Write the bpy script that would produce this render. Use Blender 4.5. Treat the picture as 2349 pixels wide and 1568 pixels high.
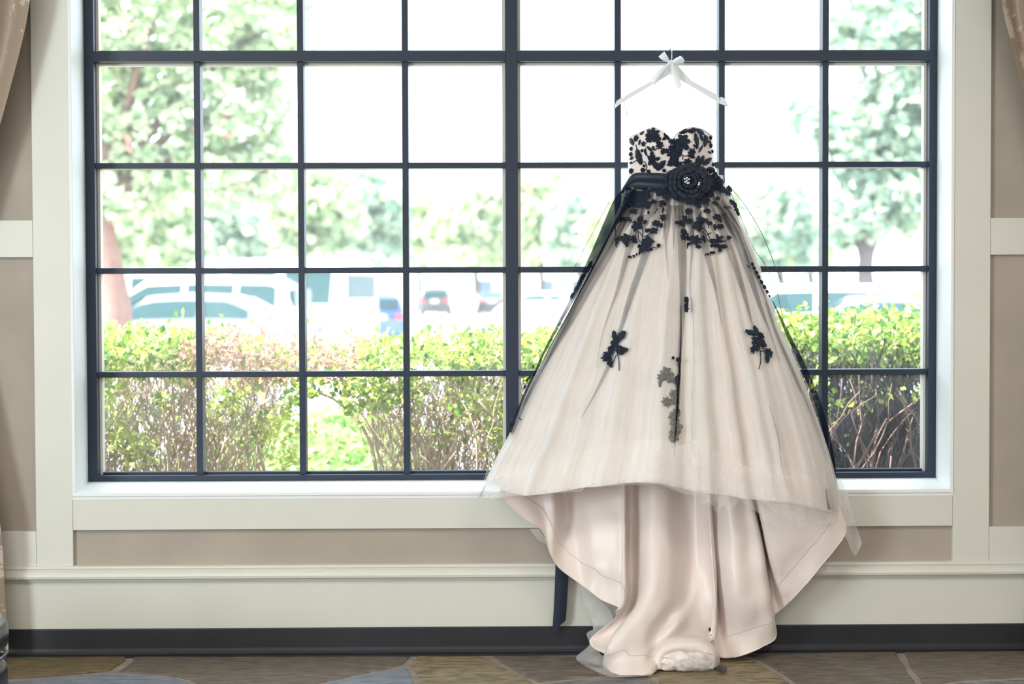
import bpy, math, random
from mathutils import Vector, Matrix
from mathutils.bvhtree import BVHTree
from mathutils import noise as mnoise

sc = bpy.context.scene
for o in list(bpy.data.objects):
    bpy.data.objects.remove(o)

# ------------------------------------------------------------------ camera
IW, IH, FPX = 2349.0, 1568.0, 3600.0
CAM = Vector((0.0, -6.0, 1.3603))
YAW, PITCH, ROLL = 0.0135, -0.0274, -0.0031
_f = Vector((math.sin(YAW) * math.cos(PITCH), math.cos(YAW) * math.cos(PITCH), math.sin(PITCH)))
_r0 = Vector((math.cos(YAW), -math.sin(YAW), 0.0))
_u0 = _r0.cross(_f)
_r = _r0 * math.cos(ROLL) + _u0 * math.sin(ROLL)
_u = -_r0 * math.sin(ROLL) + _u0 * math.cos(ROLL)
cd = bpy.data.cameras.new('camera')
cam = bpy.data.objects.new('camera', cd)
sc.collection.objects.link(cam)
cd.sensor_width = 36.0
cd.lens = 36.0 * FPX / IW
m = Matrix.Identity(4)
for i in range(3):
    m[i][0], m[i][1], m[i][2], m[i][3] = _r[i], _u[i], -_f[i], CAM[i]
cam.matrix_world = m
cd.clip_start, cd.clip_end = 0.1, 600.0
cd.dof.use_dof = True
cd.dof.focus_distance = 5.95
cd.dof.aperture_fstop = 2.0
sc.camera = cam

# ------------------------------------------------------------------ sky, sun, room fill, exposure
w = bpy.data.worlds.new('sky'); sc.world = w; w.use_nodes = True
bg = w.node_tree.nodes['Background']
bg.inputs['Color'].default_value = (0.76, 0.89, 1.0, 1)
bg.inputs['Strength'].default_value = 5.6

def add_light(name, kind, loc, energy, color, size=None, size_y=None, direction=None):
    d = bpy.data.lights.new(name, kind); d.energy = energy; d.color = color
    o = bpy.data.objects.new(name, d); sc.collection.objects.link(o); o.location = loc
    if kind == 'AREA':
        d.shape = 'RECTANGLE'; d.size = size; d.size_y = size_y or size
    if direction is not None:
        o.rotation_euler = Vector(direction).to_track_quat('-Z', 'Y').to_euler()
    return o

sun = add_light('sun', 'SUN', (-20, -6, 40), 22.0, (1.0, 0.95, 0.86), direction=(0.62, 0.15, -0.80))
sun.data.angle = 0.009
# unseen warm area lights under the ceiling, added to fill the room
add_light('added_ceiling_fill', 'AREA', (-2.0, -3.6, 3.42), 56, (1.0, 0.90, 0.76), 1.2, 1.2, (0, 0, -1))
add_light('added_ceiling_fill', 'AREA', (2.0, -3.6, 3.42), 56, (1.0, 0.90, 0.76), 1.2, 1.2, (0, 0, -1))
add_light('added_ceiling_fill', 'AREA', (0.0, -7.0, 3.42), 70, (1.0, 0.92, 0.80), 1.6, 1.6, (0, 0, -1))
# added fill standing in for daylight of unseen windows opposite
add_light('added_opposite_fill', 'AREA', (0.0, -9.85, 1.9), 90, (0.88, 0.95, 1.0), 6.0, 2.6, (0, 1, 0))
# and of the window in the left wall
add_light('side_window_daylight', 'AREA', (-4.5, -5.2, 1.7), 385, (0.83, 0.94, 1.0), 2.4, 2.2, (1, 0.45, 0))

sc.view_settings.view_transform = 'Standard'
sc.view_settings.look = 'None'
sc.view_settings.exposure = 0.0
sc.view_settings.gamma = 1.0
sc.view_settings.use_curve_mapping = False
sc.cycles.max_bounces = 8
sc.cycles.diffuse_bounces = 4
sc.cycles.glossy_bounces = 3
sc.cycles.transmission_bounces = 4
sc.cycles.transparent_max_bounces = 24
sc.cycles.caustics_reflective = False
sc.cycles.caustics_refractive = False
sc.cycles.sample_clamp_indirect = 6.0

# ------------------------------------------------------------------ helpers
def ray(px, py):
    x = (px - IW / 2) / FPX; y = -(py - IH / 2) / FPX
    return (_f + _r * x + _u * y)

def P(px, py, y):
    """point of the plane at depth y seen at that place of the photograph"""
    d = ray(px, py); t = (y - CAM.y) / d.y
    return CAM + d * t

def PF(px, py, z=0.0):
    d = ray(px, py); t = (z - CAM.z) / d.z
    return CAM + d * t

def cr(p0, p1, p2, p3, t):
    return 0.5 * ((2 * p1) + (p2 - p0) * t + (2 * p0 - 5 * p1 + 4 * p2 - p3) * t * t + (3 * p1 - p0 - 3 * p2 + p3) * t ** 3)

def lerp_table(tab, x):
    if x <= tab[0][0]: return tab[0][1]
    for (a, va), (b, vb) in zip(tab, tab[1:]):
        if x <= b:
            return va + (vb - va) * (x - a) / (b - a) if b > a else vb
    return tab[-1][1]

def smooth_table(tab, x):
    n = len(tab)
    if x <= tab[0][0]: return tab[0][1]
    if x >= tab[-1][0]: return tab[-1][1]
    for i in range(n - 1):
        if x <= tab[i + 1][0]:
            t = (x - tab[i][0]) / (tab[i + 1][0] - tab[i][0])
            return cr(tab[max(i - 1, 0)][1], tab[i][1], tab[i + 1][1], tab[min(i + 2, n - 1)][1], t)

def resample(pts, n):
    k = len(pts)
    acc = [0.0]
    for a, b in zip(pts, pts[1:]): acc.append(acc[-1] + max((b - a).length, 1e-6))
    out = []
    for i in range(n):
        s = acc[-1] * i / (n - 1)
        j = 0
        while j < k - 2 and s > acc[j + 1]: j += 1
        t = min(1.0, (s - acc[j]) / (acc[j + 1] - acc[j]))
        out.append(cr(pts[max(j - 1, 0)], pts[j], pts[j + 1], pts[min(j + 2, k - 1)], t))
    return out

def loft(curves, nt, ns):
    """grid of points: curves across, nt rows along each, ns steps between two curves"""
    R = [resample(c, nt) for c in curves]
    cols = []
    n = len(R)
    for i in range(n - 1):
        for s in range(ns):
            t = s / ns
            cols.append([cr(R[max(i - 1, 0)][k], R[i][k], R[i + 1][k], R[min(i + 2, n - 1)][k], t) for k in range(nt)])
    cols.append(R[-1])
    return cols

class MB:
    def __init__(self): self.v = []; self.f = []
    def add(self, vs, fs):
        b = len(self.v); self.v += [Vector(p) for p in vs]; self.f += [[i + b for i in f] for f in fs]
        return self
    def box(self, x0, x1, y0, y1, z0, z1):
        return self.add([(x0, y0, z0), (x1, y0, z0), (x1, y1, z0), (x0, y1, z0), (x0, y0, z1), (x1, y0, z1), (x1, y1, z1), (x0, y1, z1)],
                        [(0, 3, 2, 1), (4, 5, 6, 7), (0, 1, 5, 4), (1, 2, 6, 5), (2, 3, 7, 6), (3, 0, 4, 7)])
    def grid(self, cols):
        nt = len(cols[0]); vs = [p for c in cols for p in c]; fs = []
        for i in range(len(cols) - 1):
            for k in range(nt - 1):
                fs.append((i * nt + k, (i + 1) * nt + k, (i + 1) * nt + k + 1, i * nt + k + 1))
        return self.add(vs, fs)
    def tube(self, pts, rad, n=6, cap=True):
        rings = []
        m_ = len(pts)
        if not hasattr(rad, '__len__'): rad = [rad] * m_
        up = Vector((0.13, 0.31, 0.94))
        vs = []
        for i, p in enumerate(pts):
            d = (pts[min(i + 1, m_ - 1)] - pts[max(i - 1, 0)])
            if d.length < 1e-9: d = Vector((0, 0, 1))
            d.normalize()
            a = d.cross(up)
            if a.length < 1e-3: a = d.cross(Vector((1, 0, 0)))
            a.normalize(); b = d.cross(a)
            for k in range(n):
                t = 2 * math.pi * k / n
                vs.append(p + (a * math.cos(t) + b * math.sin(t)) * rad[i])
        fs = []
        for i in range(m_ - 1):
            for k in range(n):
                fs.append((i * n + k, i * n + (k + 1) % n, (i + 1) * n + (k + 1) % n, (i + 1) * n + k))
        if cap:
            fs.append(tuple(reversed(range(n)))); fs.append(tuple((m_ - 1) * n + k for k in range(n)))
        return self.add(vs, fs)
    def prism(self, poly, off):
        """closed polygon of points, extruded by the vector off"""
        n = len(poly); off = Vector(off)
        vs = [Vector(p) for p in poly] + [Vector(p) + off for p in poly]
        fs = [tuple(range(n)), tuple(reversed(range(n, 2 * n)))]
        for i in range(n): fs.append((i, i + n, (i + 1) % n + n, (i + 1) % n))
        return self.add(vs, fs)
    def build(self, name, mat, parent=None, smooth=False, local=False, bevel=0.0):
        org = Vector((0, 0, 0))
        if parent is not None and not local:
            q = parent
            while q is not None: org = org + q.location; q = q.parent
        me = bpy.data.meshes.new(name)
        me.from_pydata([tuple(p - org) for p in self.v], [], self.f)
        me.validate(); me.update()
        if smooth:
            for p in me.polygons: p.use_smooth = True
        me.materials.append(mat)
        o = bpy.data.objects.new(name, me); sc.collection.objects.link(o)
        if parent is not None: o.parent = parent
        if bevel:
            b = o.modifiers.new('bevel', 'BEVEL'); b.width = bevel; b.segments = 2; b.limit_method = 'ANGLE'
        return o

def empty(name, loc, label=None, cat=None, group=None, rz=0.0):
    o = bpy.data.objects.new(name, None); sc.collection.objects.link(o)
    o.location = loc; o.rotation_euler = (0, 0, rz); o.empty_display_size = 0.1
    tag(o, label, cat, group)
    return o

def tag(o, label=None, cat=None, group=None, kind=None):
    if label: o['label'] = label
    if cat: o['category'] = cat
    if group: o['group'] = group
    if kind: o['kind'] = kind
    return o

# ------------------------------------------------------------------ materials
def new_mat(name):
    m = bpy.data.materials.new(name); m.use_nodes = True
    nt = m.node_tree; b = nt.nodes['Principled BSDF']
    return m, nt, b

def plain(name, col, rough=0.6, metal=0.0, spec=0.5, noise=0.0, scale=8.0, bump=0.0, stretch=None, coat=0.0, sheen=0.0):
    m, nt, b = new_mat(name)
    b.inputs['Base Color'].default_value = (*col, 1); b.inputs['Roughness'].default_value = rough
    b.inputs['Metallic'].default_value = metal; b.inputs['Specular IOR Level'].default_value = spec
    b.inputs['Coat Weight'].default_value = coat
    b.inputs['Sheen Weight'].default_value = sheen
    if noise or bump:
        tc = nt.nodes.new('ShaderNodeTexCoord'); n = nt.nodes.new('ShaderNodeTexNoise')
        n.inputs['Scale'].default_value = scale; n.inputs['Detail'].default_value = 6
        if stretch:
            mp = nt.nodes.new('ShaderNodeMapping'); mp.inputs['Scale'].default_value = stretch
            nt.links.new(tc.outputs['Object'], mp.inputs['Vector']); nt.links.new(mp.outputs['Vector'], n.inputs['Vector'])
        else:
            nt.links.new(tc.outputs['Object'], n.inputs['Vector'])
        if noise:
            r = nt.nodes.new('ShaderNodeValToRGB')
            r.color_ramp.elements[0].position = 0.3; r.color_ramp.elements[1].position = 0.7
            r.color_ramp.elements[0].color = (*[c * (1 - noise) for c in col], 1)
            r.color_ramp.elements[1].color = (*[min(1, c * (1 + noise)) for c in col], 1)
            nt.links.new(n.outputs['Fac'], r.inputs['Fac']); nt.links.new(r.outputs['Color'], b.inputs['Base Color'])
        if bump:
            bp = nt.nodes.new('ShaderNodeBump'); bp.inputs['Strength'].default_value = bump; bp.inputs['Distance'].default_value = 0.01
            nt.links.new(n.outputs['Fac'], bp.inputs['Height']); nt.links.new(bp.outputs['Normal'], b.inputs['Normal'])
    return m

def sheer(name, col, alpha, trans=0.5, grain=0.0):
    """net or thin cloth: part of it is holes, the threads reflect and let light through"""
    m = bpy.data.materials.new(name); m.use_nodes = True; nt = m.node_tree; nt.nodes.clear()
    out = nt.nodes.new('ShaderNodeOutputMaterial'); mx = nt.nodes.new('ShaderNodeMixShader'); tr = nt.nodes.new('ShaderNodeBsdfTransparent')
    df = nt.nodes.new('ShaderNodeBsdfDiffuse'); tl = nt.nodes.new('ShaderNodeBsdfTranslucent'); m2 = nt.nodes.new('ShaderNodeMixShader')
    df.inputs['Color'].default_value = (*col, 1); tl.inputs['Color'].default_value = (*col, 1)
    m2.inputs['Fac'].default_value = trans
    nt.links.new(df.outputs[0], m2.inputs[1]); nt.links.new(tl.outputs[0], m2.inputs[2])
    nt.links.new(tr.outputs[0], mx.inputs[1]); nt.links.new(m2.outputs[0], mx.inputs[2])
    mx.inputs['Fac'].default_value = alpha
    if grain:
        tc = nt.nodes.new('ShaderNodeTexCoord'); n = nt.nodes.new('ShaderNodeTexNoise'); n.inputs['Scale'].default_value = 9
        n.inputs['Detail'].default_value = 5
        mr = nt.nodes.new('ShaderNodeMapRange'); mr.inputs['From Min'].default_value = 0.3; mr.inputs['From Max'].default_value = 0.7
        mr.inputs['To Min'].default_value = max(0, alpha - grain); mr.inputs['To Max'].default_value = min(1, alpha + grain)
        nt.links.new(tc.outputs['Object'], n.inputs['Vector']); nt.links.new(n.outputs['Fac'], mr.inputs['Value']); nt.links.new(mr.outputs[0], mx.inputs['Fac'])
    nt.links.new(mx.outputs[0], out.inputs['Surface'])
    return m

def cloth(name, col, rough=0.5, trans=0.15, spec=0.4, bump=0.0):
    m, nt, b = new_mat(name)
    b.inputs['Base Color'].default_value = (*col, 1); b.inputs['Roughness'].default_value = rough; b.inputs['Specular IOR Level'].default_value = spec
    b.inputs['Sheen Weight'].default_value = 0.15
    tl = nt.nodes.new('ShaderNodeBsdfTranslucent'); tl.inputs['Color'].default_value = (*col, 1)
    mx = nt.nodes.new('ShaderNodeMixShader'); mx.inputs['Fac'].default_value = trans
    out = nt.nodes['Material Output']
    nt.links.new(b.outputs[0], mx.inputs[1]); nt.links.new(tl.outputs[0], mx.inputs[2]); nt.links.new(mx.outputs[0], out.inputs['Surface'])
    if bump:
        tc = nt.nodes.new('ShaderNodeTexCoord'); n = nt.nodes.new('ShaderNodeTexNoise'); n.inputs['Scale'].default_value = 7; n.inputs['Detail'].default_value = 4
        bp = nt.nodes.new('ShaderNodeBump'); bp.inputs['Strength'].default_value = bump; bp.inputs['Distance'].default_value = 0.02
        nt.links.new(tc.outputs['Object'], n.inputs['Vector']); nt.links.new(n.outputs['Fac'], bp.inputs['Height']); nt.links.new(bp.outputs['Normal'], b.inputs['Normal'])
    return m

def leafy(name, cols, trans=0.45):
    m = bpy.data.materials.new(name); m.use_nodes = True; nt = m.node_tree; nt.nodes.clear()
    out = nt.nodes.new('ShaderNodeOutputMaterial')
    g = nt.nodes.new('ShaderNodeNewGeometry'); r = nt.nodes.new('ShaderNodeValToRGB')
    els = r.color_ramp.elements
    while len(els) < len(cols): els.new(0.5)
    for i, c in enumerate(cols):
        els[i].position = i / (len(cols) - 1); els[i].color = (*c, 1)
    df = nt.nodes.new('ShaderNodeBsdfDiffuse'); tl = nt.nodes.new('ShaderNodeBsdfTranslucent'); mx = nt.nodes.new('ShaderNodeMixShader')
    mx.inputs['Fac'].default_value = trans
    nt.links.new(g.outputs['Random Per Island'], r.inputs['Fac'])
    nt.links.new(r.outputs['Color'], df.inputs['Color']); nt.links.new(r.outputs['Color'], tl.inputs['Color'])
    nt.links.new(df.outputs[0], mx.inputs[1]); nt.links.new(tl.outputs[0], mx.inputs[2]); nt.links.new(mx.outputs[0], out.inputs['Surface'])
    return m

def glass_mat(name, dust_veil):
    m = bpy.data.materials.new(name); m.use_nodes = True; nt = m.node_tree; nt.nodes.clear()
    out = nt.nodes.new('ShaderNodeOutputMaterial')
    tr = nt.nodes.new('ShaderNodeBsdfTransparent'); tr.inputs['Color'].default_value = (0.97, 0.99, 0.985, 1)
    gl = nt.nodes.new('ShaderNodeBsdfGlossy'); gl.inputs['Roughness'].default_value = 0.02
    fr = nt.nodes.new('ShaderNodeFresnel'); fr.inputs['IOR'].default_value = 1.45
    a = nt.nodes.new('ShaderNodeMixShader'); nt.links.new(fr.outputs[0], a.inputs['Fac']); nt.links.new(tr.outputs[0], a.inputs[1]); nt.links.new(gl.outputs[0], a.inputs[2])
    tl = nt.nodes.new('ShaderNodeBsdfTranslucent'); tl.inputs['Color'].default_value = (0.85, 0.92, 1.0, 1)
    b = nt.nodes.new('ShaderNodeMixShader')
    tc = nt.nodes.new('ShaderNodeTexCoord'); n = nt.nodes.new('ShaderNodeTexNoise'); n.inputs['Scale'].default_value = 5; n.inputs['Detail'].default_value = 7
    mr = nt.nodes.new('ShaderNodeMapRange'); mr.inputs['From Min'].default_value = 0.3; mr.inputs['From Max'].default_value = 0.75
    mr.inputs['To Min'].default_value = dust_veil * 0.6; mr.inputs['To Max'].default_value = dust_veil * 1.5  # dust share of the panes also carries the lens-flare veil
    nt.links.new(tc.outputs['Object'], n.inputs['Vector']); nt.links.new(n.outputs['Fac'], mr.inputs['Value']); nt.links.new(mr.outputs[0], b.inputs['Fac'])
    nt.links.new(a.outputs[0], b.inputs[1]); nt.links.new(tl.outputs[0], b.inputs[2]); nt.links.new(b.outputs[0], out.inputs['Surface'])
    return m

def stone_mat(name, c0, c1, c2, seed):
    m, nt, b = new_mat(name)
    tc = nt.nodes.new('ShaderNodeTexCoord'); mp = nt.nodes.new('ShaderNodeMapping')
    mp.inputs['Scale'].default_value = (11, 42, 11); mp.inputs['Location'].default_value = (seed, seed * 0.7, 0); mp.inputs['Rotation'].default_value = (0, 0, 0.25)
    n = nt.nodes.new('ShaderNodeTexNoise'); n.inputs['Scale'].default_value = 1.0; n.inputs['Detail'].default_value = 10; n.inputs['Roughness'].default_value = 0.68
    r = nt.nodes.new('ShaderNodeValToRGB'); e = r.color_ramp.elements; e.new(0.5)
    for q, p, c in zip(e, (0.36, 0.5, 0.63), (c0, c1, c2)): q.position = p; q.color = (*c, 1)
    bp = nt.nodes.new('ShaderNodeBump'); bp.inputs['Strength'].default_value = 0.8; bp.inputs['Distance'].default_value = 0.015
    nt.links.new(tc.outputs['Object'], mp.inputs['Vector']); nt.links.new(mp.outputs[0], n.inputs['Vector']); nt.links.new(n.outputs['Fac'], r.inputs['Fac'])
    nt.links.new(r.outputs['Color'], b.inputs['Base Color']); nt.links.new(n.outputs['Fac'], bp.inputs['Height']); nt.links.new(bp.outputs['Normal'], b.inputs['Normal'])
    b.inputs['Roughness'].default_value = 0.45
    return m

def damask_mat(name, base, light):
    m, nt, b = new_mat(name)
    tc = nt.nodes.new('ShaderNodeTexCoord')
    v = nt.nodes.new('ShaderNodeTexVoronoi'); v.feature = 'SMOOTH_F1'; v.inputs['Scale'].default_value = 9; v.inputs['Smoothness'].default_value = 0.3
    n = nt.nodes.new('ShaderNodeTexNoise'); n.inputs['Scale'].default_value = 14; n.inputs['Distortion'].default_value = 2.5; n.inputs['Detail'].default_value = 2
    mth = nt.nodes.new('ShaderNodeMath'); mth.operation = 'MULTIPLY'
    r = nt.nodes.new('ShaderNodeValToRGB'); r.color_ramp.elements[0].position = 0.14; r.color_ramp.elements[1].position = 0.2
    r.color_ramp.elements[0].color = (*light, 1); r.color_ramp.elements[1].color = (*base, 1)
    nt.links.new(tc.outputs['Object'], v.inputs['Vector']); nt.links.new(tc.outputs['Object'], n.inputs['Vector'])
    nt.links.new(v.outputs['Distance'], mth.inputs[0]); nt.links.new(n.outputs['Fac'], mth.inputs[1]); nt.links.new(mth.outputs[0], r.inputs['Fac'])
    nt.links.new(r.outputs['Color'], b.inputs['Base Color']); b.inputs['Roughness'].default_value = 0.42; b.inputs['Sheen Weight'].default_value = 0.3
    return m

M = {}
M['trim'] = plain('cream_trim_paint', (0.69, 0.675, 0.61), 0.42, noise=0.025, scale=3)
M['reveal'] = plain('white_reveal_paint', (0.84, 0.85, 0.85), 0.45)
M['wall'] = plain('taupe_wall_paint', (0.41, 0.355, 0.295), 0.8, noise=0.10, scale=2.6, bump=0.05)
M['room'] = plain('room_wall_paint', (0.62, 0.56, 0.48), 0.85)
M['ceiling'] = plain('ceiling_paint', (0.85, 0.84, 0.80), 0.9)
M['metal'] = plain('flare_blue_window_metal', (0.013, 0.024, 0.050), 0.45, spec=0.45)  # dark metal with the blue of lens flare put into its colour
M['stop'] = plain('pale_glazing_stop', (0.70, 0.68, 0.62), 0.5)
M['glass'] = glass_mat('window_glass', 0.05)
M['rubber'] = plain('black_rubber', (0.016, 0.016, 0.022), 0.5, noise=0.25, scale=5)
M['grout'] = plain('grout', (0.30, 0.25, 0.22), 0.9, noise=0.2, scale=20, bump=0.3)
M['stone_ochre'] = stone_mat('ochre_flagstone', (0.08, 0.06, 0.035), (0.20, 0.155, 0.08), (0.29, 0.20, 0.09), 1.0)
M['stone_brown'] = stone_mat('brown_flagstone', (0.10, 0.085, 0.07), (0.19, 0.155, 0.125), (0.26, 0.215, 0.18), 5.0)
M['stone_grey'] = stone_mat('grey_flagstone', (0.09, 0.09, 0.095), (0.21, 0.205, 0.21), (0.33, 0.32, 0.32), 9.0)
M['stone_blue'] = stone_mat('blue_grey_flagstone', (0.15, 0.17, 0.21), (0.24, 0.27, 0.33), (0.31, 0.34, 0.40), 14.0)
M['stone_gold'] = stone_mat('golden_flagstone', (0.09, 0.07, 0.04), (0.30, 0.24, 0.14), (0.42, 0.34, 0.22), 21.0)
STONES = ['stone_brown', 'stone_grey', 'stone_blue', 'stone_ochre', 'stone_gold']
M['satin'] = cloth('blush_satin', (0.86, 0.755, 0.705), 0.36, 0.06, 0.5, bump=0.16)
M['ivory'] = cloth('blush_skirt_lining', (0.90, 0.77, 0.68), 0.6, 0.12, 0.3, bump=0.10)
M['ivory_net'] = sheer('gathered_ivory_tulle', (0.95, 0.925, 0.91), 0.62, 0.22)
_nt = M['ivory_net'].node_tree
_uv = _nt.nodes.new('ShaderNodeUVMap'); _mp = _nt.nodes.new('ShaderNodeMapping'); _mp.inputs['Scale'].default_value = (15, 0.9, 1)
_n = _nt.nodes.new('ShaderNodeTexNoise'); _n.inputs['Scale'].default_value = 1.0; _n.inputs['Detail'].default_value = 4; _n.inputs['Roughness'].default_value = 0.6
_mr = _nt.nodes.new('ShaderNodeMapRange'); _mr.inputs['From Min'].default_value = 0.32; _mr.inputs['From Max'].default_value = 0.66
_mr.inputs['To Min'].default_value = 0.42; _mr.inputs['To Max'].default_value = 0.95
_nt.links.new(_uv.outputs[0], _mp.inputs[0]); _nt.links.new(_mp.outputs[0], _n.inputs['Vector']); _nt.links.new(_n.outputs['Fac'], _mr.inputs['Value'])
_nt.links.new(_mr.outputs[0], [q for q in _nt.nodes if q.type == 'MIX_SHADER' and q.inputs[1].links[0].from_node.type == 'BSDF_TRANSPARENT'][0].inputs['Fac'])
M['stitch'] = plain('rose_stitching', (0.62, 0.49, 0.45), 0.8)
M['bodice'] = cloth('blush_bodice_satin', (0.93, 0.83, 0.79), 0.45, 0.08, 0.4)
M['white_net'] = sheer('white_tulle', (0.94, 0.90, 0.88), 0.24, 0.3, 0.08)
M['white_net_thick'] = sheer('doubled_white_tulle', (0.94, 0.92, 0.91), 0.46, 0.3, 0.14)
M['black_net'] = sheer('black_tulle', (0.012, 0.015, 0.025), 0.07, 0.3, 0.03)
M['black_net_fine'] = sheer('single_black_tulle', (0.012, 0.015, 0.025), 0.03, 0.3, 0.02)
M['black_net_fold'] = sheer('folded_black_tulle', (0.014, 0.018, 0.034), 0.34, 0.3, 0.06)
M['black_net_dense'] = sheer('gathered_black_tulle', (0.010, 0.013, 0.026), 0.88, 0.2, 0.06)
M['black_net_open'] = sheer('loose_black_tulle', (0.02, 0.024, 0.035), 0.11, 0.3, 0.03)
M['lace'] = plain('black_lace', (0.012, 0.021, 0.043), 0.7, noise=0.5, scale=260, bump=0.8)  # black lace; its navy tint stands in for blue lens flare
M['lace_veiled'] = plain('lace_under_ivory_tulle', (0.19, 0.185, 0.17), 0.85)
M['black_satin'] = plain('black_satin_ribbon', (0.012, 0.021, 0.040), 0.45, spec=0.4)
M['black_petal'] = cloth('black_organza', (0.011, 0.020, 0.042), 0.55, 0.15, 0.4)
M['jewel'] = plain('rhinestone', (0.95, 0.95, 0.97), 0.08, spec=1.0, coat=1.0)
M['thread'] = plain('clear_hanger_loop', (0.60, 0.66, 0.66), 0.4)
M['hanger'] = plain('white_lacquered_wood', (0.78, 0.80, 0.83), 0.35)
M['ribbon'] = cloth('white_satin_ribbon', (0.88, 0.89, 0.91), 0.4, 0.15)
M['steel'] = plain('steel', (0.75, 0.75, 0.76), 0.25, metal=1.0)
M['curtain'] = damask_mat('damask_curtain', (0.34, 0.255, 0.19), (0.62, 0.53, 0.43))
M['leather'] = plain('navy_black_leather', (0.008, 0.011, 0.026), 0.26, spec=0.6, coat=0.2, bump=0.15, scale=40)
M['wood'] = plain('dark_wood', (0.05, 0.03, 0.02), 0.4)
M['plaster_out'] = plain('exterior_stucco', (0.72, 0.68, 0.60), 0.9, noise=0.06, scale=10)

# outdoors
M['leaf'] = leafy('hedge_leaf', [(0.07, 0.17, 0.04), (0.20, 0.36, 0.06), (0.50, 0.57, 0.12), (0.30, 0.44, 0.08), (0.82, 0.82, 0.45)], 0.38)  # palest and darkest tones put blown highlights and shade into the leaves
M['leaf_pale'] = leafy('light_painted_hedge_leaf', [(0.40, 0.56, 0.10), (0.66, 0.74, 0.22), (0.82, 0.84, 0.46)], 0.45)  # lighter leaf copy; sunlight missing low down is put into colour
M['leaf_brown'] = leafy('dry_hedge_leaf', [(0.42, 0.27, 0.20), (0.55, 0.38, 0.30), (0.36, 0.22, 0.15)], 0.4)
M['twig'] = leafy('hedge_twig', [(0.42, 0.31, 0.22), (0.56, 0.44, 0.33), (0.26, 0.19, 0.13)], 0.0)
M['twig_dark'] = leafy('shade_painted_hedge_twig', [(0.035, 0.026, 0.03), (0.08, 0.055, 0.052), (0.025, 0.02, 0.024)], 0.0)  # twig colours darkened to paint the dense shade of the right end
M['branch'] = plain('hedge_branch_bark', (0.46, 0.34, 0.25), 0.85, noise=0.25, scale=30)
M['branch_dark'] = plain('shade_painted_branch_bark', (0.25, 0.165, 0.145), 0.85, noise=0.25, scale=30)  # darker branch copy, right-end shade put into the bark colour
M['cover'] = leafy('ground_cover_leaf', [(0.24, 0.44, 0.14), (0.40, 0.58, 0.20), (0.62, 0.72, 0.36)], 0.5)
M['tree_leaf'] = leafy('tree_leaf', [(0.26, 0.37, 0.22), (0.46, 0.56, 0.33), (0.64, 0.69, 0.47), (0.76, 0.77, 0.58)], 0.5)  # both tree leaf palettes are paled to carry the flare veil
M['tree_leaf_cool'] = leafy('cool_green_tree_leaf', [(0.22, 0.33, 0.27), (0.35, 0.47, 0.36), (0.52, 0.61, 0.46), (0.70, 0.71, 0.54)], 0.45)
M['flower_red'] = leafy('red_tree_blossom', [(0.7, 0.22, 0.20), (0.8, 0.35, 0.32)], 0.4)
M['bark'] = plain('reddish_bark', (0.21, 0.115, 0.09), 0.9, noise=0.2, scale=12, bump=0.4)
M['bark_grey'] = plain('grey_bark', (0.12, 0.10, 0.10), 0.9, noise=0.2, scale=12)
M['asphalt'] = plain('sunbleached_paving', (0.40, 0.40, 0.40), 0.9, noise=0.05, scale=2)
M['soil'] = plain('bark_mulch', (0.28, 0.22, 0.16), 0.95, noise=0.3, scale=20)
M['car_white'] = plain('white_car_paint', (0.80, 0.80, 0.81), 0.25, coat=1.0)
M['car_silver'] = plain('silver_car_paint', (0.20, 0.21, 0.23), 0.35, metal=0.3, coat=1.0)
M['car_blue'] = plain('blue_car_paint', (0.03, 0.09, 0.28), 0.3, coat=1.0)
M['car_dark'] = plain('charcoal_car_paint', (0.025, 0.026, 0.032), 0.3, coat=1.0)
M['car_glass'] = plain('car_window_glass', (0.025, 0.06, 0.065), 0.12, spec=0.25)
M['tyre'] = plain('tyre_rubber', (0.02, 0.02, 0.02), 0.8)
M['rim'] = plain('wheel_rim', (0.6, 0.6, 0.62), 0.3, metal=0.8)
M['tail'] = plain('red_tail_lamp', (0.6, 0.02, 0.02), 0.2, coat=1.0)
M['plate'] = plain('number_plate', (0.8, 0.8, 0.8), 0.5)
M['pale'] = plain('pale_building_wall', (0.66, 0.62, 0.58), 0.9)
M['pane_far'] = plain('far_window_pane', (0.10, 0.13, 0.17), 0.1)

# ------------------------------------------------------------------ room shell
def struct(name, mb, mat, parent=None, **k):
    o = mb.build(name, mat, parent, **k)
    if parent is None: o['kind'] = 'structure'
    return o

XL, XR, YB, ZC = -4.6, 4.6, -10.0, 3.5
WL, WR, WZ0, WZ1 = -1.6002, 1.777, 0.6224, 3.18      # clear opening at the trim face
FY = 0.22                                             # depth of the frame's face
floor = struct('floor', MB().box(XL, XR, YB, 0.0, -0.12, -0.004), M['grout'])
struct('ceiling', MB().box(XL - .1, XR + .1, YB - .1, 0.45, ZC, ZC + 0.15), M['ceiling'])
struct('wall_left', MB().box(XL - 0.1, XL, YB, 0.02, -0.12, ZC), M['room'])
struct('wall_right', MB().box(XR, XR + 0.1, YB, 0.02, -0.12, ZC), M['room'])
struct('wall_back', MB().box(XL, XR, YB - 0.1, YB, -0.12, ZC), M['room'])
wl = MB()
wl.box(XL - 0.1, WL, 0.02, 0.33, -0.12, ZC); wl.box(WR, XR + 0.1, 0.02, 0.33, -0.12, ZC)
wl.box(WL, WR, 0.02, 0.33, -0.12, WZ0 - 0.03); wl.box(WL, WR, 0.02, 0.33, WZ1, ZC)
wall = struct('wall_front', wl, M['wall'])

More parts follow.
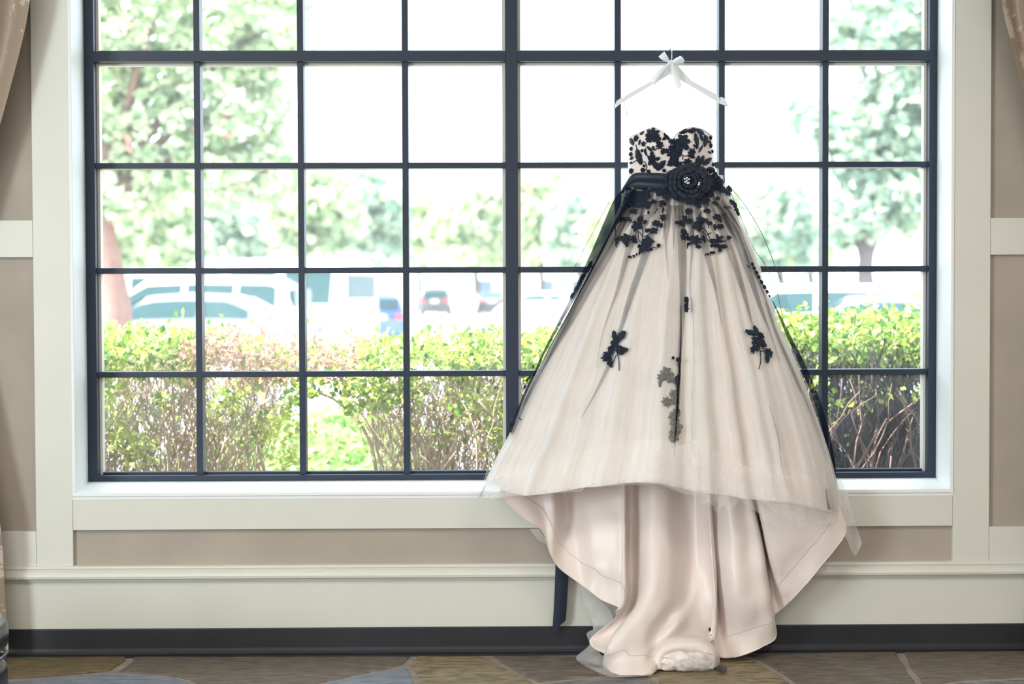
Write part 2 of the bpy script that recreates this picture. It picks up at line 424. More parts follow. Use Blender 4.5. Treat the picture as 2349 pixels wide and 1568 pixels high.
# trim boards on the window wall (each board is a piece of the joinery)
def board(n, x0, x1, z0, z1, y0=0.0, y1=0.0205, mat='trim', bevel=0.0015):
    return struct('trim_%d' % n, MB().box(x0, x1, y0, y1, z0, z1), M[mat], bevel=bevel)
board(1, -1.7401, WL, 0.342, ZC)                    # left stile
board(2, WR, 1.9171, 0.342, ZC)                     # right stile
board(3, WL + 0.001, WR - 0.001, 0.4822, 0.600)     # apron under the sill
board(4, XL, -1.741, 1.5242, 1.6646, 0.0008)        # left rail
board(5, 1.918, XR, 1.5242, 1.6646, 0.0008)         # right rail
board(6, XL, -1.741, 0.342, 0.4781, 0.0012)         # left bottom rail
board(7, 1.918, XR, 0.342, 0.4781, 0.0012)          # right bottom rail
board(8, XL, XR, 0.06, 0.300, 0.0004)               # plinth board
board(9, WL, WR, WZ1, ZC)                           # head board
# chair rail: moulded profile swept along the wall
prof = [(0.02, 0.346), (-0.004, 0.346), (-0.012, 0.342), (-0.014, 0.337), (-0.010, 0.332), (-0.009, 0.329), (-0.018, 0.326), (-0.027, 0.318), (-0.031, 0.308),
        (-0.029, 0.299), (-0.020, 0.294), (-0.012, 0.2925), (-0.012, 0.289), (-0.007, 0.287), (-0.005, 0.282), (0.02, 0.282)]
mb = MB(); mb.prism([(XL, y, z) for y, z in prof], (XR - XL, 0, 0))
struct('trim_10', mb, M['trim'])
# white lining of the window opening, with a bead along its front edge
sillm = MB()
sillm.add([(WL, 0.0, 0.6224), (WR, 0.0, 0.6224), (WR, 0.33, 0.652), (WL, 0.33, 0.652), (WL, 0.0, 0.598), (WR, 0.0, 0.598), (WR, 0.33, 0.598), (WL, 0.33, 0.598)],
          [(0, 1, 2, 3), (7, 6, 5, 4), (4, 5, 1, 0), (5, 6, 2, 1), (6, 7, 3, 2), (7, 4, 0, 3)])
struct('trim_11', sillm, M['reveal'])
struct('trim_12', MB().box(WL - 0.0, WL + 0.004, 0.0, 0.33, 0.62, WZ1), M['reveal'])
struct('trim_13', MB().box(WR - 0.004, WR, 0.0, 0.33, 0.62, WZ1), M['reveal'])
struct('trim_14', MB().box(WL, WR, 0.0, 0.33, WZ1 - 0.004, WZ1), M['reveal'])
bd = MB()
bd.box(WL, WL + 0.013, -0.004, 0.006, 0.62, WZ1); struct('trim_15', bd, M['reveal'], bevel=0.002)
struct('trim_16', MB().box(WR - 0.013, WR, -0.004, 0.006, 0.62, WZ1), M['reveal'], bevel=0.002)
struct('trim_17', MB().box(WL, WR, -0.006, 0.004, 0.611, 0.6245), M['reveal'], bevel=0.002)
# black rubber cove base
bp = [(0.012, 0.1034), (-0.004, 0.1034), (-0.0055, 0.100), (-0.0055, 0.028), (-0.008, 0.016), (-0.015, 0.008), (-0.030, 0.0035), (-0.030, -0.012), (0.012, -0.012)]
struct('baseboard_front', MB().prism([(XL, y, z) for y, z in bp], (XR - XL, 0, 0)), M['rubber'])

# flagstones
random.seed(4)
def inset(poly, d):
    c = sum((Vector(p) for p in poly), Vector((0, 0))) / len(poly)
    out = []
    n = len(poly)
    for i in range(n):
        a, b, c2 = Vector(poly[i - 1]), Vector(poly[i]), Vector(poly[(i + 1) % n])
        e1, e2 = (b - a), (c2 - b)
        if e1.length < 1e-6 or e2.length < 1e-6: out.append(b); continue
        n1 = Vector((-e1.y, e1.x)).normalized(); n2 = Vector((-e2.y, e2.x)).normalized()
        nn = (n1 + n2)
        if nn.length < 1e-3: nn = n1
        nn.normalize()
        out.append(b + nn * d / max(0.5, nn.dot(n1)))
    return out

def area(p): return 0.5 * sum(p[i - 1][0] * p[i][1] - p[i][0] * p[i - 1][1] for i in range(len(p)))

def stone(poly, mat, gap=0.008, rough=True):
    if area(poly) < 0: poly = poly[::-1]
    p = inset(poly, gap)
    q = []
    if rough:
        for i in range(len(p)):
            a, b = p[i], p[(i + 1) % len(p)]
            k = max(1, int((b - a).length / 0.09))
            for s in range(k):
                t = s / k; v = a.lerp(b, t)
                if s: v = v + Vector((random.uniform(-1, 1), random.uniform(-1, 1))) * 0.006
                q.append(v)
    else: q = p
    if area(q) <= 0: return
    h = random.uniform(0.0, 0.003)
    n = len(q)
    q2 = inset(q, 0.006)
    mb = MB()
    vs = [(v.x, v.y, -0.012) for v in q] + [(v.x, v.y, -0.003 + h) for v in q] + [(v.x, v.y, 0.0 + h) for v in q2]
    fs = []
    for i in range(n):
        j = (i + 1) % n
        fs += [(i, j, n + j, n + i), (n + i, n + j, 2 * n + j, 2 * n + i)]
    fs.append(tuple(range(2 * n, 3 * n)))
    mb.add(vs, fs)
    mb.build('flagstone', M[mat], floor)

def fp(px, py):
    v = PF(px, py); return Vector((v.x, max(-0.62, min(-0.012, v.y))))
custom = [
    ('stone_ochre', [(-160, 1502), (295, 1503), (291, 1515), (255, 1538), (160, 1547), (20, 1556), (-160, 1560)]),
    ('stone_brown', [(303, 1503), (948, 1503), (930, 1522), (890, 1534), (826, 1545), (735, 1566), (715, 1610), (480, 1610), (432, 1558), (375, 1547), (262, 1541), (298, 1516)]),
    ('stone_blue', [(-160, 1562), (20, 1558), (160, 1549), (255, 1541), (375, 1548), (432, 1560), (476, 1612), (-160, 1612)]),
    ('stone_blue', [(722, 1610), (740, 1568), (828, 1547), (892, 1536), (935, 1527), (946, 1545), (953, 1610)]),
    ('stone_gold', [(955, 1503), (1113, 1503), (1140, 1520), (1200, 1545), (1228, 1568), (1240, 1612), (960, 1612), (950, 1545), (936, 1522)]),
    ('stone_brown', [(1120, 1503), (1400, 1502), (1440, 1545), (1330, 1554), (1232, 1564), (1180, 1538)]),
    ('stone_grey', [(1236, 1567), (1332, 1556), (1440, 1547), (1500, 1560), (1520, 1612), (1246, 1612)]),
    ('stone_gold', [(1408, 1502), (1690, 1498), (1720, 1508), (1790, 1548), (1830, 1575), (1850, 1612), (1528, 1612), (1505, 1558), (1445, 1544)]),
    ('stone_brown', [(1700, 1497), (2060, 1494), (2085, 1540), (2110, 1575), (1836, 1575), (1794, 1546), (1724, 1506)]),
    ('stone_brown', [(2068, 1494), (2520, 1488), (2520, 1545), (2200, 1560), (2116, 1574), (2092, 1540)]),
    ('stone_grey', [(1840, 1578), (2112, 1578), (2202, 1563), (2520, 1548), (2520, 1612), (1858, 1612)]),
]
for mname, pl in custom:
    stone([fp(*p) for p in pl], mname, 0.010)
xs_l, xs_r = PF(-160, 1540).x, PF(2520, 1540).x
def clip(poly, p, nrm):
    out = []
    for i in range(len(poly)):
        a, b = poly[i], poly[(i + 1) % len(poly)]
        da, db = (a - p).dot(nrm), (b - p).dot(nrm)
        if da <= 0: out.append(a)
        if da * db < 0: out.append(a.lerp(b, da / (da - db)))
    return out
def voronoi_fill(x0, x1, y0, y1, step):
    seeds = []
    y = y0 + step / 2
    while y < y1:
        x = x0 + step / 2
        while x < x1:
            seeds.append(Vector((x + random.uniform(-.38, .38) * step, y + random.uniform(-.38, .38) * step))); x += step
        y += step
    for s in seeds:
        poly = [Vector((x0, y0)), Vector((x1, y0)), Vector((x1, y1)), Vector((x0, y1))]
        for t in seeds:
            if t is s or (t - s).length > 3.2 * step: continue
            poly = clip(poly, (s + t) / 2, (t - s))
            if len(poly) < 3: break
        if len(poly) >= 3: stone(poly, random.choice(STONES[:4]), 0.008, False)
voronoi_fill(XL, XR, YB, -0.63, 0.8)
voronoi_fill(XL, xs_l - 0.01, -0.62, -0.012, 0.6)
voronoi_fill(xs_r + 0.01, XR, -0.62, -0.012, 0.6)

# ------------------------------------------------------------------ window
win = empty('window_1', (0.09, FY, 0.65)); win['kind'] = 'structure'
FX0, FX1 = -1.5883, 1.7716
GY = 0.285
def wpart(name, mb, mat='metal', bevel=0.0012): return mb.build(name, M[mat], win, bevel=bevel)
FZ0, FZT = 0.644, 3.175
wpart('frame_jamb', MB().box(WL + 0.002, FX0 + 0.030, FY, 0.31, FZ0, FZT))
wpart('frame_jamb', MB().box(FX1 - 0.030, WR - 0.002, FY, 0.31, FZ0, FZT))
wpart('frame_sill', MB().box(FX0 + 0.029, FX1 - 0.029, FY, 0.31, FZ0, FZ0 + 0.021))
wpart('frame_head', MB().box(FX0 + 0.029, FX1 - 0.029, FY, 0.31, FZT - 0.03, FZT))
verts = [-1.1563, -0.7487, -0.3358, 0.5069, 0.9193, 1.3315]
rows = [1.0648, 1.4761, 1.89]
rows2 = [2.748]
MULL = 0.0848
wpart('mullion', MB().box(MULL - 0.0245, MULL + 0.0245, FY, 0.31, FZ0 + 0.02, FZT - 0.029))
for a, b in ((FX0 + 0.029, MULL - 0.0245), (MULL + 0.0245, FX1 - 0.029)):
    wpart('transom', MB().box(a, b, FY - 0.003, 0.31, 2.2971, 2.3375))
    # glazing stops round each light, set back from the frame's face
    for z0, z1 in ((FZ0 + 0.021, 2.2971), (2.3375, FZT - 0.03)):
        s = MB(); yy0, yy1, t = 0.262, 0.30, 0.012
        s.box(a, a + t, yy0, yy1, z0, z1); s.box(b - t, b, yy0, yy1, z0, z1)
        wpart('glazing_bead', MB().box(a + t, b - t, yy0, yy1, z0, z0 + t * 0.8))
        s.box(a + t, b - t, yy0, yy1, z1 - t * 0.8, z1)
        wpart('glazing_stop', s, 'stop')
for x in verts:
    for z0, z1 in ((FZ0 + 0.02, 2.298), (2.337, FZT - 0.029)):
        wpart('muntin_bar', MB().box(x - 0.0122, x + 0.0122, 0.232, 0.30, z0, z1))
for a, b in ((FX0 + 0.029, MULL - 0.0245), (MULL + 0.0245, FX1 - 0.029)):
    for z in rows + rows2:
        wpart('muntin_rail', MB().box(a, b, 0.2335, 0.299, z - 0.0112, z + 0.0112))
cols_x = [FX0 + 0.030, -1.1563, -0.7487, -0.3358, MULL, 0.5069, 0.9193, 1.3315, FX1 - 0.030]
hw = [0.0, .0122, .0122, .0122, .0245, .0122, .0122, .0122, 0.0]
rz = [(FZ0 + 0.021, 1.0536), (1.076, 1.4649), (1.4873, 1.8788), (1.9012, 2.2971), (2.3375, 2.7368), (2.7592, FZT - 0.03)]
for i in range(8):
    for z0, z1 in rz:
        x0, x1 = cols_x[i] + hw[i], cols_x[i + 1] - hw[i + 1]
        mb = MB().add([(x0, GY, z0), (x1, GY, z0), (x1, GY, z1), (x0, GY, z1)], [(0, 1, 2, 3)])
        mb.build('pane', M['glass'], win)

# ------------------------------------------------------------------ dress
dress = empty('wedding_dress', (0.66, -0.15, 0.0),
              'strapless blush wedding gown with black lace hanging before the window', 'dress')

silL = [(415, 1446), (430, 1441), (470, 1428), (500, 1412), (540, 1394), (600, 1362), (650, 1338), (700, 1312), (750, 1288), (800, 1262), (850, 1237), (900, 1212), (950, 1190),
        (1000, 1170), (1050, 1142), (1107, 1116), (1200, 1094)]
silR = [(415, 1655), (430, 1664), (470, 1680), (500, 1692), (550, 1716), (600, 1735), (650, 1750), (700, 1768), (750, 1786), (800, 1808), (850, 1830), (900, 1848), (950, 1866),
        (1000, 1884), (1050, 1900), (1107, 1915), (1200, 1930)]
ZW = P(1550, 420, 0.08).z
ZH = P(1550, 1130, -0.1).z
def yb(z): t = max(0, min(1, (ZW - z) / (ZW - ZH))); return 0.095 - 0.195 * t
def bd_(z): t = max(0, min(1.1, (ZW - z) / (ZW - ZH))); return 0.075 + 0.255 * t ** 0.8
def sil(tab):
    out = []
    for py, px in tab:
        z = P(px, py, 0.0).z
        p = P(px, py, yb(z)); out.append((p.z, p.x))
    return sorted(out)
SL, SR = sil(silL), sil(silR)
hem_tab = [(1113, 1106), (1135, 1112), (1178, 1124), (1230, 1127), (1290, 1119), (1331, 1111), (1417, 1101), (1487, 1097), (1520, 1108), (1560, 1118), (1640, 1130), (1700, 1140),
           (1760, 1144), (1830, 1157), (1890, 1170), (1918, 1172)]
HL, HR = 1113.0, 1918.0
random.seed(11)
FOLDS = [(random.uniform(-1.5, 1.5), random.uniform(0.04, 0.10), random.uniform(-1, 1)) for _ in range(46)]
def fold(phi):
    """cloth folds across the front: soft ridges, a deep gather a little right of the middle"""
    s = 0.0
    for c, wdt, a in FOLDS: s += a * math.exp(-((phi - c) / wdt) ** 2)
    s += 0.35 * math.cos(phi * 17 + 0.6)
    s -= 0.9 * math.exp(-((phi - 0.07) / 0.045) ** 2)
    return s
def skirt_point(phi, z, off=0.0):
    t = max(0, min(1.1, (ZW - z) / (ZW - ZH)))
    xl, xr = smooth_table(SL, z), smooth_table(SR, z)
    xc, a = (xl + xr) / 2, (xr - xl) / 2
    amp = (0.004 + 0.019 * t) * math.cos(phi) ** 0.5 if abs(phi) < 1.57 else 0.0
    wob = 0.25 * math.sin(z * 7 + phi * 3) * 0.06 * t
    d = amp * fold(phi + wob) + off
    return Vector((xc + (a + off) * math.sin(phi) + d * math.sin(phi) * 0.2, yb(z) - (bd_(z) + d) * math.cos(phi), z))
def hem_z(phi, tab=hem_tab, off=0.0):
    u = math.sin(phi); px = HL + (HR - HL) * (u + 1) / 2
    py = smooth_table(tab, px) if tab is hem_tab else lerp_table(tab, px)
    z = 0.6
    for _ in range(5):
        y = yb(z) - bd_(z) * math.cos(phi)
        z = P(px, py, y).z
    return z
NPH, NR = 220, 90
def bell(phi0, phi1, n, nr, ztop, zbot, off):
    cols = []
    for i in range(n + 1):
        phi = phi0 + (phi1 - phi0) * i / n
        zb = zbot(phi)
        cols.append([skirt_point(phi, ztop + (zb - ztop) * k / nr, off) for k in range(nr + 1)])
    return cols
H = math.pi / 2 * 0.999
skirt_mb = MB().grid(bell(-H, H, NPH, NR, ZW + 0.03, hem_z, 0.0))
skirt = skirt_mb.build('skirt', M['ivory'], dress, smooth=True)
skirt['label'] = 'ivory tulle front skirt over blush lining'
bvh = BVHTree.FromPolygons([tuple(v) for v in skirt_mb.v], skirt_mb.f)

_g = bell(-H, H, NPH, NR, ZW + 0.03, lambda p: hem_z(p) - 0.010, 0.006)
_o = MB().grid(_g).build('ivory_tulle_layer', M['ivory_net'], dress, smooth=True)
_uvl = _o.data.uv_layers.new(name='UVMap')
for _l in _o.data.loops:
    _i, _k = divmod(_l.vertex_index, NR + 1)
    _uvl.data[_l.index].uv = (_i / NPH, _k / NR)
# sheer white tulle showing below the front hem, in uneven lengths
tulle_tab = [(1113, 1141), (1130, 1142), (1150, 1136), (1200, 1134), (1240, 1131), (1325, 1128), (1327, 1118), (1390, 1114), (1440, 1111), (1490, 1105), (1520, 1116), (1566, 1130), (1570, 1136), (1590, 1136),
             (1593, 1158), (1612, 1158), (1614, 1148), (1628, 1146), (1630, 1160), (1643, 1174), (1672, 1138), (1700, 1144), (1735, 1162), (1745, 1177), (1780, 1180), (1786, 1209), (1850, 1200), (1897, 1195), (1900, 1172), (1918, 1176)]
cols = []
for i in range(261):
    phi = -H + 2 * H * i / 260
    z0 = hem_z(phi) + 0.05; z1 = hem_z(phi, tulle_tab)
    rz_ = random.uniform(0.0, 0.004)
    cols.append([skirt_point(phi, z0 + (z1 - z0) * k / 8, -0.010 + (0.014 + rz_) * k / 8 + 0.006 * math.sin(phi * 40) * k / 8) for k in range(9)])
MB().grid(cols).build('tulle_hem', M['white_net'], dress, smooth=True)['label'] = 'sheer white tulle edge below the front hem'
# the same layer doubled at the middle, with pleats
def strip_loft(lines, name, mat, nt=14, ns=4, smooth=True, parent=None, noise_amp=0.0):
    cs = [[(PF(p[0], p[1], 0.012) if p[2] == 'f' else P(*p)) for p in ln] for ln in lines]
    cols = loft(cs, nt, ns)
    if noise_amp:
        for c in cols:
            for k, v in enumerate(c):
                nz = mnoise.noise_vector(v * 14) * noise_amp * min(1, k / 3)
                c[k] = Vector((v.x + nz.x, v.y + nz.y, max(v.z + nz.z, 0.006)))
    return MB().grid(cols).build(name, M[mat], parent or dress, smooth=smooth)
strip_loft([[(1487, 1030, -.432), (1490, 1103, -.44)], [(1530, 1030, -.447), (1533, 1118, -.455)], [(1566, 1020, -.455), (1568, 1132, -.462)], [(1590, 1010, -.44), (1591, 1136, -.45)],
            [(1600, 1010, -.455), (1594, 1158, -.47)], [(1611, 1010, -.44), (1612, 1158, -.45)], [(1622, 1020, -.455), (1629, 1150, -.47)], [(1640, 1030, -.44), (1644, 1174, -.45)], [(1660, 1040, -.43), (1673, 1138, -.44)]],
           'tulle_pleats', 'white_net', 12, 4)
strip_loft([[(1690, 1060, -.40), (1668, 1120, -.42), (1690, 1143, -.43)], [(1740, 1080, -.39), (1730, 1130, -.42), (1738, 1175, -.43)], [(1800, 1090, -.37), (1786, 1150, -.41), (1787, 1209, -.42)],
            [(1850, 1090, -.33), (1850, 1150, -.36), (1853, 1201, -.38)], [(1893, 1080, -.26), (1896, 1140, -.28), (1897, 1194, -.30)]], 'tulle_flounce', 'white_net', 14, 6, noise_amp=0.006)
strip_loft([[(1116, 1075, -.12), (1108, 1110, -.14), (1103, 1139, -.14)], [(1140, 1090, -.20), (1130, 1120, -.22), (1128, 1142, -.23)], [(1175, 1090, -.25), (1172, 1120, -.28), (1160, 1140, -.28)],
            [(1210, 1090, -.29), (1215, 1115, -.31), (1200, 1136, -.31)]], 'tulle_flounce', 'white_net', 12, 6, noise_amp=0.006)
# wide sheer layer escaping at the right side
strip_loft([[(1890, 1110, -.20), (1880, 1180, -.20), (1850, 1226, -.20)], [(1912, 1100, -.16), (1915, 1170, -.19), (1900, 1222, -.19)], [(1925, 1098, -.13), (1932, 1160, -.17), (1928, 1212, -.18)],
            [(1932, 1104, -.11), (1948, 1180, -.15), (1959, 1270, -.16)], [(1936, 1112, -.09), (1958, 1190, -.12), (1969, 1262, -.14)], [(1939, 1118, -.08), (1962, 1190, -.11), (1976, 1246, -.13)]],
           'tulle_side_layer', 'white_net_thick', 16, 6, noise_amp=0.008)

# back of the skirt and train: blush satin seen from the inside, falling to the floor
def tl(*pts):
    return list(pts)
train_lines = [
    tl((1152, 1060, -.12), (1150, 1100, -.15), (1146, 1136, -.18)),
    tl((1190, 1060, -.10), (1194, 1120, -.15), (1200, 1186, -.18)),
    tl((1232, 1060, -.09), (1240, 1140, -.13), (1244, 1217, -.16)),
    tl((1262, 1060, -.10), (1272, 1170, -.15), (1262, 1268, -.15)),
    tl((1278, 1060, -.06), (1290, 1170, -.08), (1284, 1303, -.14)),
    tl((1305, 1060, -.06), (1315, 1180, -.08), (1330, 1338, -.15)),
    tl((1345, 1060, -.07), (1355, 1200, -.13), (1356, 1357, -.17)),
    tl((1385, 1060, -.08), (1392, 1220, -.155), (1380, 1375, -.18)),
    tl((1424, 1060, -.10), (1424, 1230, -.17), (1418, 1392, -.195)),
    tl((1433, 1060, -.11), (1433, 1230, -.175), (1433, 1375, -.20), (1412, 1402, -.19)),
    tl((1437, 1060, -.07), (1436, 1230, -.105), (1438, 1378, -.13), (1409, 1418, -.15)),
    tl((1446, 1060, -.06), (1446, 1230, -.085), (1446, 1380, -.115), (1392, 1446, -.15), (1356, 1462, -.17)),
    tl((1458, 1060, -.065), (1458, 1230, -.095), (1456, 1390, -.14), (1400, 1470, -.18), (1359, 1484, -.20)),
    tl((1474, 1060, -.09), (1474, 1230, -.14), (1466, 1370, -.19), (1410, 1450, -.25), (1390, 1503, -.25)),
    tl((1498, 1060, -.11), (1500, 1230, -.165), (1488, 1370, -.225), (1432, 1440, -.29), (1394, 1490, -.31), (1384, 1527, 'f')),
    tl((1522, 1060, -.11), (1528, 1230, -.16), (1522, 1370, -.215), (1480, 1450, -.29), (1440, 1510, -.325), (1417, 1546, 'f')),
    tl((1545, 1060, -.09), (1552, 1230, -.13), (1548, 1370, -.185), (1515, 1440, -.235), (1480, 1500, -.31), (1462, 1547, 'f')),
    tl((1566, 1060, -.07), (1572, 1230, -.095), (1572, 1370, -.15), (1545, 1438, -.22), (1505, 1490, -.27), (1492, 1546, 'f')),
    tl((1588, 1060, -.065), (1594, 1230, -.085), (1596, 1370, -.14), (1578, 1440, -.21), (1545, 1490, -.25), (1520, 1528, -.27)),
    tl((1606, 1060, -.075), (1614, 1230, -.105), (1618, 1370, -.14), (1612, 1440, -.18), (1595, 1490, -.22), (1580, 1525, -.25)),
    tl((1618, 1060, -.09), (1626, 1230, -.125), (1634, 1370, -.15), (1633, 1440, -.16), (1624, 1490, -.20), (1615, 1520, -.22)),
    tl((1623, 1060, -.105), (1631, 1230, -.14), (1641, 1370, -.165), (1641, 1440, -.17), (1636, 1480, -.19), (1634, 1505, -.20)),
    tl((1627, 1060, -.08), (1636, 1230, -.10), (1646, 1370, -.10), (1648, 1440, -.10), (1652, 1480, -.13), (1660, 1509, -.16)),
    tl((1640, 1060, -.085), (1650, 1230, -.125), (1658, 1370, -.135), (1665, 1440, -.125), (1674, 1480, -.14), (1684, 1507, -.17)),
    tl((1664, 1060, -.11), (1680, 1230, -.165), (1690, 1370, -.18), (1700, 1440, -.17), (1710, 1475, -.17), (1716, 1498, -.18)),
    tl((1690, 1060, -.11), (1716, 1230, -.155), (1730, 1370, -.175), (1740, 1440, -.175), (1748, 1484, -.175)),
    tl((1703, 1060, -.11), (1741, 1230, -.155), (1758, 1340, -.165), (1770, 1410, -.16), (1781, 1461, -.15)),
    tl((1706, 1060, -.07), (1745, 1220, -.09), (1762, 1320, -.10), (1770, 1380, -.105), (1776, 1414, -.11)),
    tl((1716, 1060, -.06), (1752, 1220, -.07), (1768, 1310, -.085), (1778, 1365, -.095), (1788, 1402, -.10)),
    tl((1722, 1060, -.10), (1744, 1180, -.15), (1768, 1290, -.145), (1790, 1345, -.135), (1812, 1380, -.13)),
    tl((1742, 1060, -.12), (1762, 1180, -.17), (1790, 1270, -.165), (1822, 1325, -.15), (1846, 1342, -.15)),
    tl((1790, 1060, -.13), (1812, 1160, -.17), (1845, 1235, -.17), (1884, 1295, -.155)),
    tl((1850, 1060, -.13), (1870, 1140, -.16), (1905, 1200, -.165), (1934, 1236, -.16)),
    tl((1895, 1060, -.12), (1912, 1120, -.14), (1938, 1190, -.15), (1942, 1215, -.15)),
]
tc_ = []
nL = len(train_lines)
for i, ln in enumerate(train_lines):
    pts = [(PF(p[0], p[1], 0.008) if p[2] == 'f' else P(p[0], p[1], -.05 + (p[2] + .05) * (1.35 if p[1] < 1440 else 1.1))) for p in ln]
    s = i / (nL - 1)
    top = P(1452 + (1652 - 1452) * s, 440, 0.12); mid = P(1300 + (1785 - 1300) * s, 780, 0.06)
    tc_.append([top, mid] + pts)
# rows: one set above the front hem, one below it
def rows_for(c):
    return resample(c[:3], 12)[:-1] + resample(c[2:], 60)
R_ = [rows_for(c) for c in tc_]
NS = 6
tcols = []
for i in range(nL - 1):
    for s in range(NS):
        t = s / NS
        tcols.append([cr(R_[max(i - 1, 0)][k], R_[i][k], R_[i + 1][k], R_[min(i + 2, nL - 1)][k], t) for k in range(len(R_[0]))])
tcols.append(R_[-1])
for c in tcols:
    for k, v in enumerate(c):
        if k > 14:
            a = min(1.0, (k - 14) / 30.0)
            nz = mnoise.noise(v * 11.0) * 0.010 * a + mnoise.noise(Vector((v.x * 30, v.y * 30, v.z * 12))) * 0.003 * a
            c[k] = Vector((v.x, min(v.y + nz, -0.036), max(v.z, 0.006)))
train = MB().grid(tcols).build('train', M['satin'], dress, smooth=True)
train['label'] = 'blush satin train falling to the floor'
sol = train.modifiers.new('cloth_thickness', 'SOLIDIFY'); sol.thickness = 0.002; sol.offset = -1
# faced hem: a doubled band along the lower edge, its stitched edge standing a little proud
def train_at(ci, dist):
    c = tcols[ci]; k = len(c) - 1; d = 0.0
    while k > 16 and d < dist:
        d += (c[k] - c[k - 1]).length; k -= 1
    return k
def hem_band(i0, i1, width, name):
    rows_ = []
    for ci in range(i0, i1 + 1):
        c = tcols[ci]
        ks = train_at(ci, width)
        seg = resample(c[ks:], 7) if len(c) - ks >= 2 else [c[-1]] * 7
        col = []
        for q in seg:
            d = (CAM - q).normalized()
            col.append(q + d * 0.004)
        rows_.append(col)
    MB().tube([c[0] + (CAM - c[0]).normalized() * .001 for c in rows_], .0007, 4).build('hem_stitching', M['stitch'], dress, smooth=True)
    MB().tube([c[-1] for c in rows_], .0016, 5).build('hem_edge', M['satin'], dress, smooth=True)
    return MB().grid(rows_).build(name, M['satin'], dress, smooth=True)
hem_band(2, 9 * NS, 0.085, 'hem_band')
hem_band(13 * NS, 18 * NS, 0.08, 'hem_band')
hem_band(23 * NS, 26 * NS, 0.08, 'hem_band')
hem_band(29 * NS, 32 * NS, 0.075, 'hem_band')
# narrow seam bands on the lining
def seam(lines, name='seam_tape'):
    return strip_loft(lines, name, 'satin', 24, 3)
seam([[(1619, 1120, -.17), (1627, 1230, -.165), (1634, 1340, -.178), (1637, 1430, -.182)], [(1624, 1120, -.175), (1632, 1230, -.172), (1640, 1340, -.186), (1641, 1430, -.19)], [(1629, 1120, -.17), (1637, 1230, -.16), (1645, 1340, -.172), (1644, 1430, -.178)]])

# rolled end of the train on the floor, net bunched inside
outer_ = [(1489, 1528), (1498, 1494), (1520, 1471), (1547, 1461), (1580, 1459), (1610, 1463), (1637, 1478), (1650, 1502), (1646, 1530)]
inner_ = [(1512, 1534), (1515, 1512), (1530, 1496), (1552, 1489), (1580, 1487), (1605, 1490), (1623, 1500), (1633, 1514), (1631, 1532)]
rl = []
for (ox_, oy_), (ix_, iy_) in zip(outer_, inner_):
    mx_, my_ = (ox_ + ix_) / 2, (oy_ + iy_) / 2
    cx_, cy_ = ix_ + (1578 - ix_) * .18, iy_ + (1522 - iy_) * .25
    rl.append([P(ox_ + (ox_ - ix_) * .1, oy_ + 10, -.235), P(ox_, oy_, -.275), P(mx_ + (ox_ - ix_) * .12, my_ + (oy_ - iy_) * .12, -.322), P(ix_, iy_, -.335), P(cx_, cy_, -.320), P(cx_, cy_ + 2, -.285)])
rc = loft(rl, 22, 6)
for c in rc:
    for k, v in enumerate(c):
        nz = mnoise.noise(v * 26) * .005; c[k] = Vector((v.x, v.y + nz, max(v.z + nz * .6, .006)))
MB().grid(rc).build('train_roll', M['satin'], dress, smooth=True)['label'] = 'rolled satin end of the train lying on the floor'
random.seed(3)
for j, (bx_, by_, rx_, ry_, yy_) in enumerate([(1566, 1517, 62, 27, -.318), (1600, 1513, 36, 24, -.330), (1590, 1524, 44, 18, -.336)]):
    ring = []
    for a in range(25):
        u_ = a / 24 * 2 - 1; line_ = []
        for b in range(15):
            v_ = b / 14 * 2 - 1
            f_ = max(0.0, 1 - u_ * u_) ** .5
            q = P(bx_ + rx_ * u_, by_ + ry_ * v_ * (.35 + .65 * f_), yy_ - .022 * f_ * max(0, 1 - v_ * v_) ** .5)
            nz = mnoise.noise_vector(Vector((u_ * 3.2 + j * 7, v_ * 2.2, j * 3.7))) * .011 + mnoise.noise_vector(Vector((u_ * 8 + j * 7, v_ * 6, j))) * .005
            q = q + nz; q.z = max(q.z, .007); line_.append(q)
        ring.append(line_)
    MB().grid(ring).build('lining_fold' if j == 0 else 'bunched_net', M['satin' if j == 0 else 'white_net_thick' if j == 2 else 'white_net'], dress, smooth=True)
# net lying under the left edge of the train
strip_loft([[(1300, 1310, -.055), (1318, 1325, -.06), (1335, 1338, -.07)], [(1318, 1326, -.055), (1335, 1350, -.06), (1365, 1368, -.08)], [(1338, 1350, -.055), (1345, 1390, -.065), (1400, 1400, -.09)],
            [(1340, 1390, -.055), (1368, 1425, -.07), (1402, 1430, -.1)], [(1372, 1432, -.06), (1362, 1446, -.08), (1380, 1455, -.11)], [(1346, 1452, -.07), (1352, 1466, -.09), (1372, 1470, -.13)],
            [(1352, 1478, -.10), (1360, 1490, -.13), (1376, 1492, -.16)], [(1322, 1506, -.12), (1350, 1506, -.17), (1386, 1506, -.22)], [(1338, 1524, 'f'), (1358, 1522, -.22), (1388, 1520, -.26)],
            [(1388, 1548, 'f'), (1392, 1545, 'f'), (1400, 1538, -.3)], [(1430, 1552, 'f'), (1440, 1550, 'f'), (1450, 1545, -.32)], [(1505, 1548, 'f'), (1500, 1547, 'f'), (1490, 1543, -.32)]],
           'train_net', 'white_net_thick', 12, 6, noise_amp=0.010)
strip_loft([[(1215, 1212, -.05), (1235, 1212, -.08)], [(1235, 1238, -.05), (1252, 1235, -.08)], [(1262, 1252, -.05), (1268, 1250, -.08)]], 'train_net', 'white_net_thick', 6, 5)
strip_loft([[(1850, 1352, -.05), (1830, 1350, -.09)], [(1890, 1318, -.05), (1872, 1305, -.09)], [(1905, 1270, -.045), (1900, 1268, -.09)]], 'train_net', 'white_net', 6, 5)
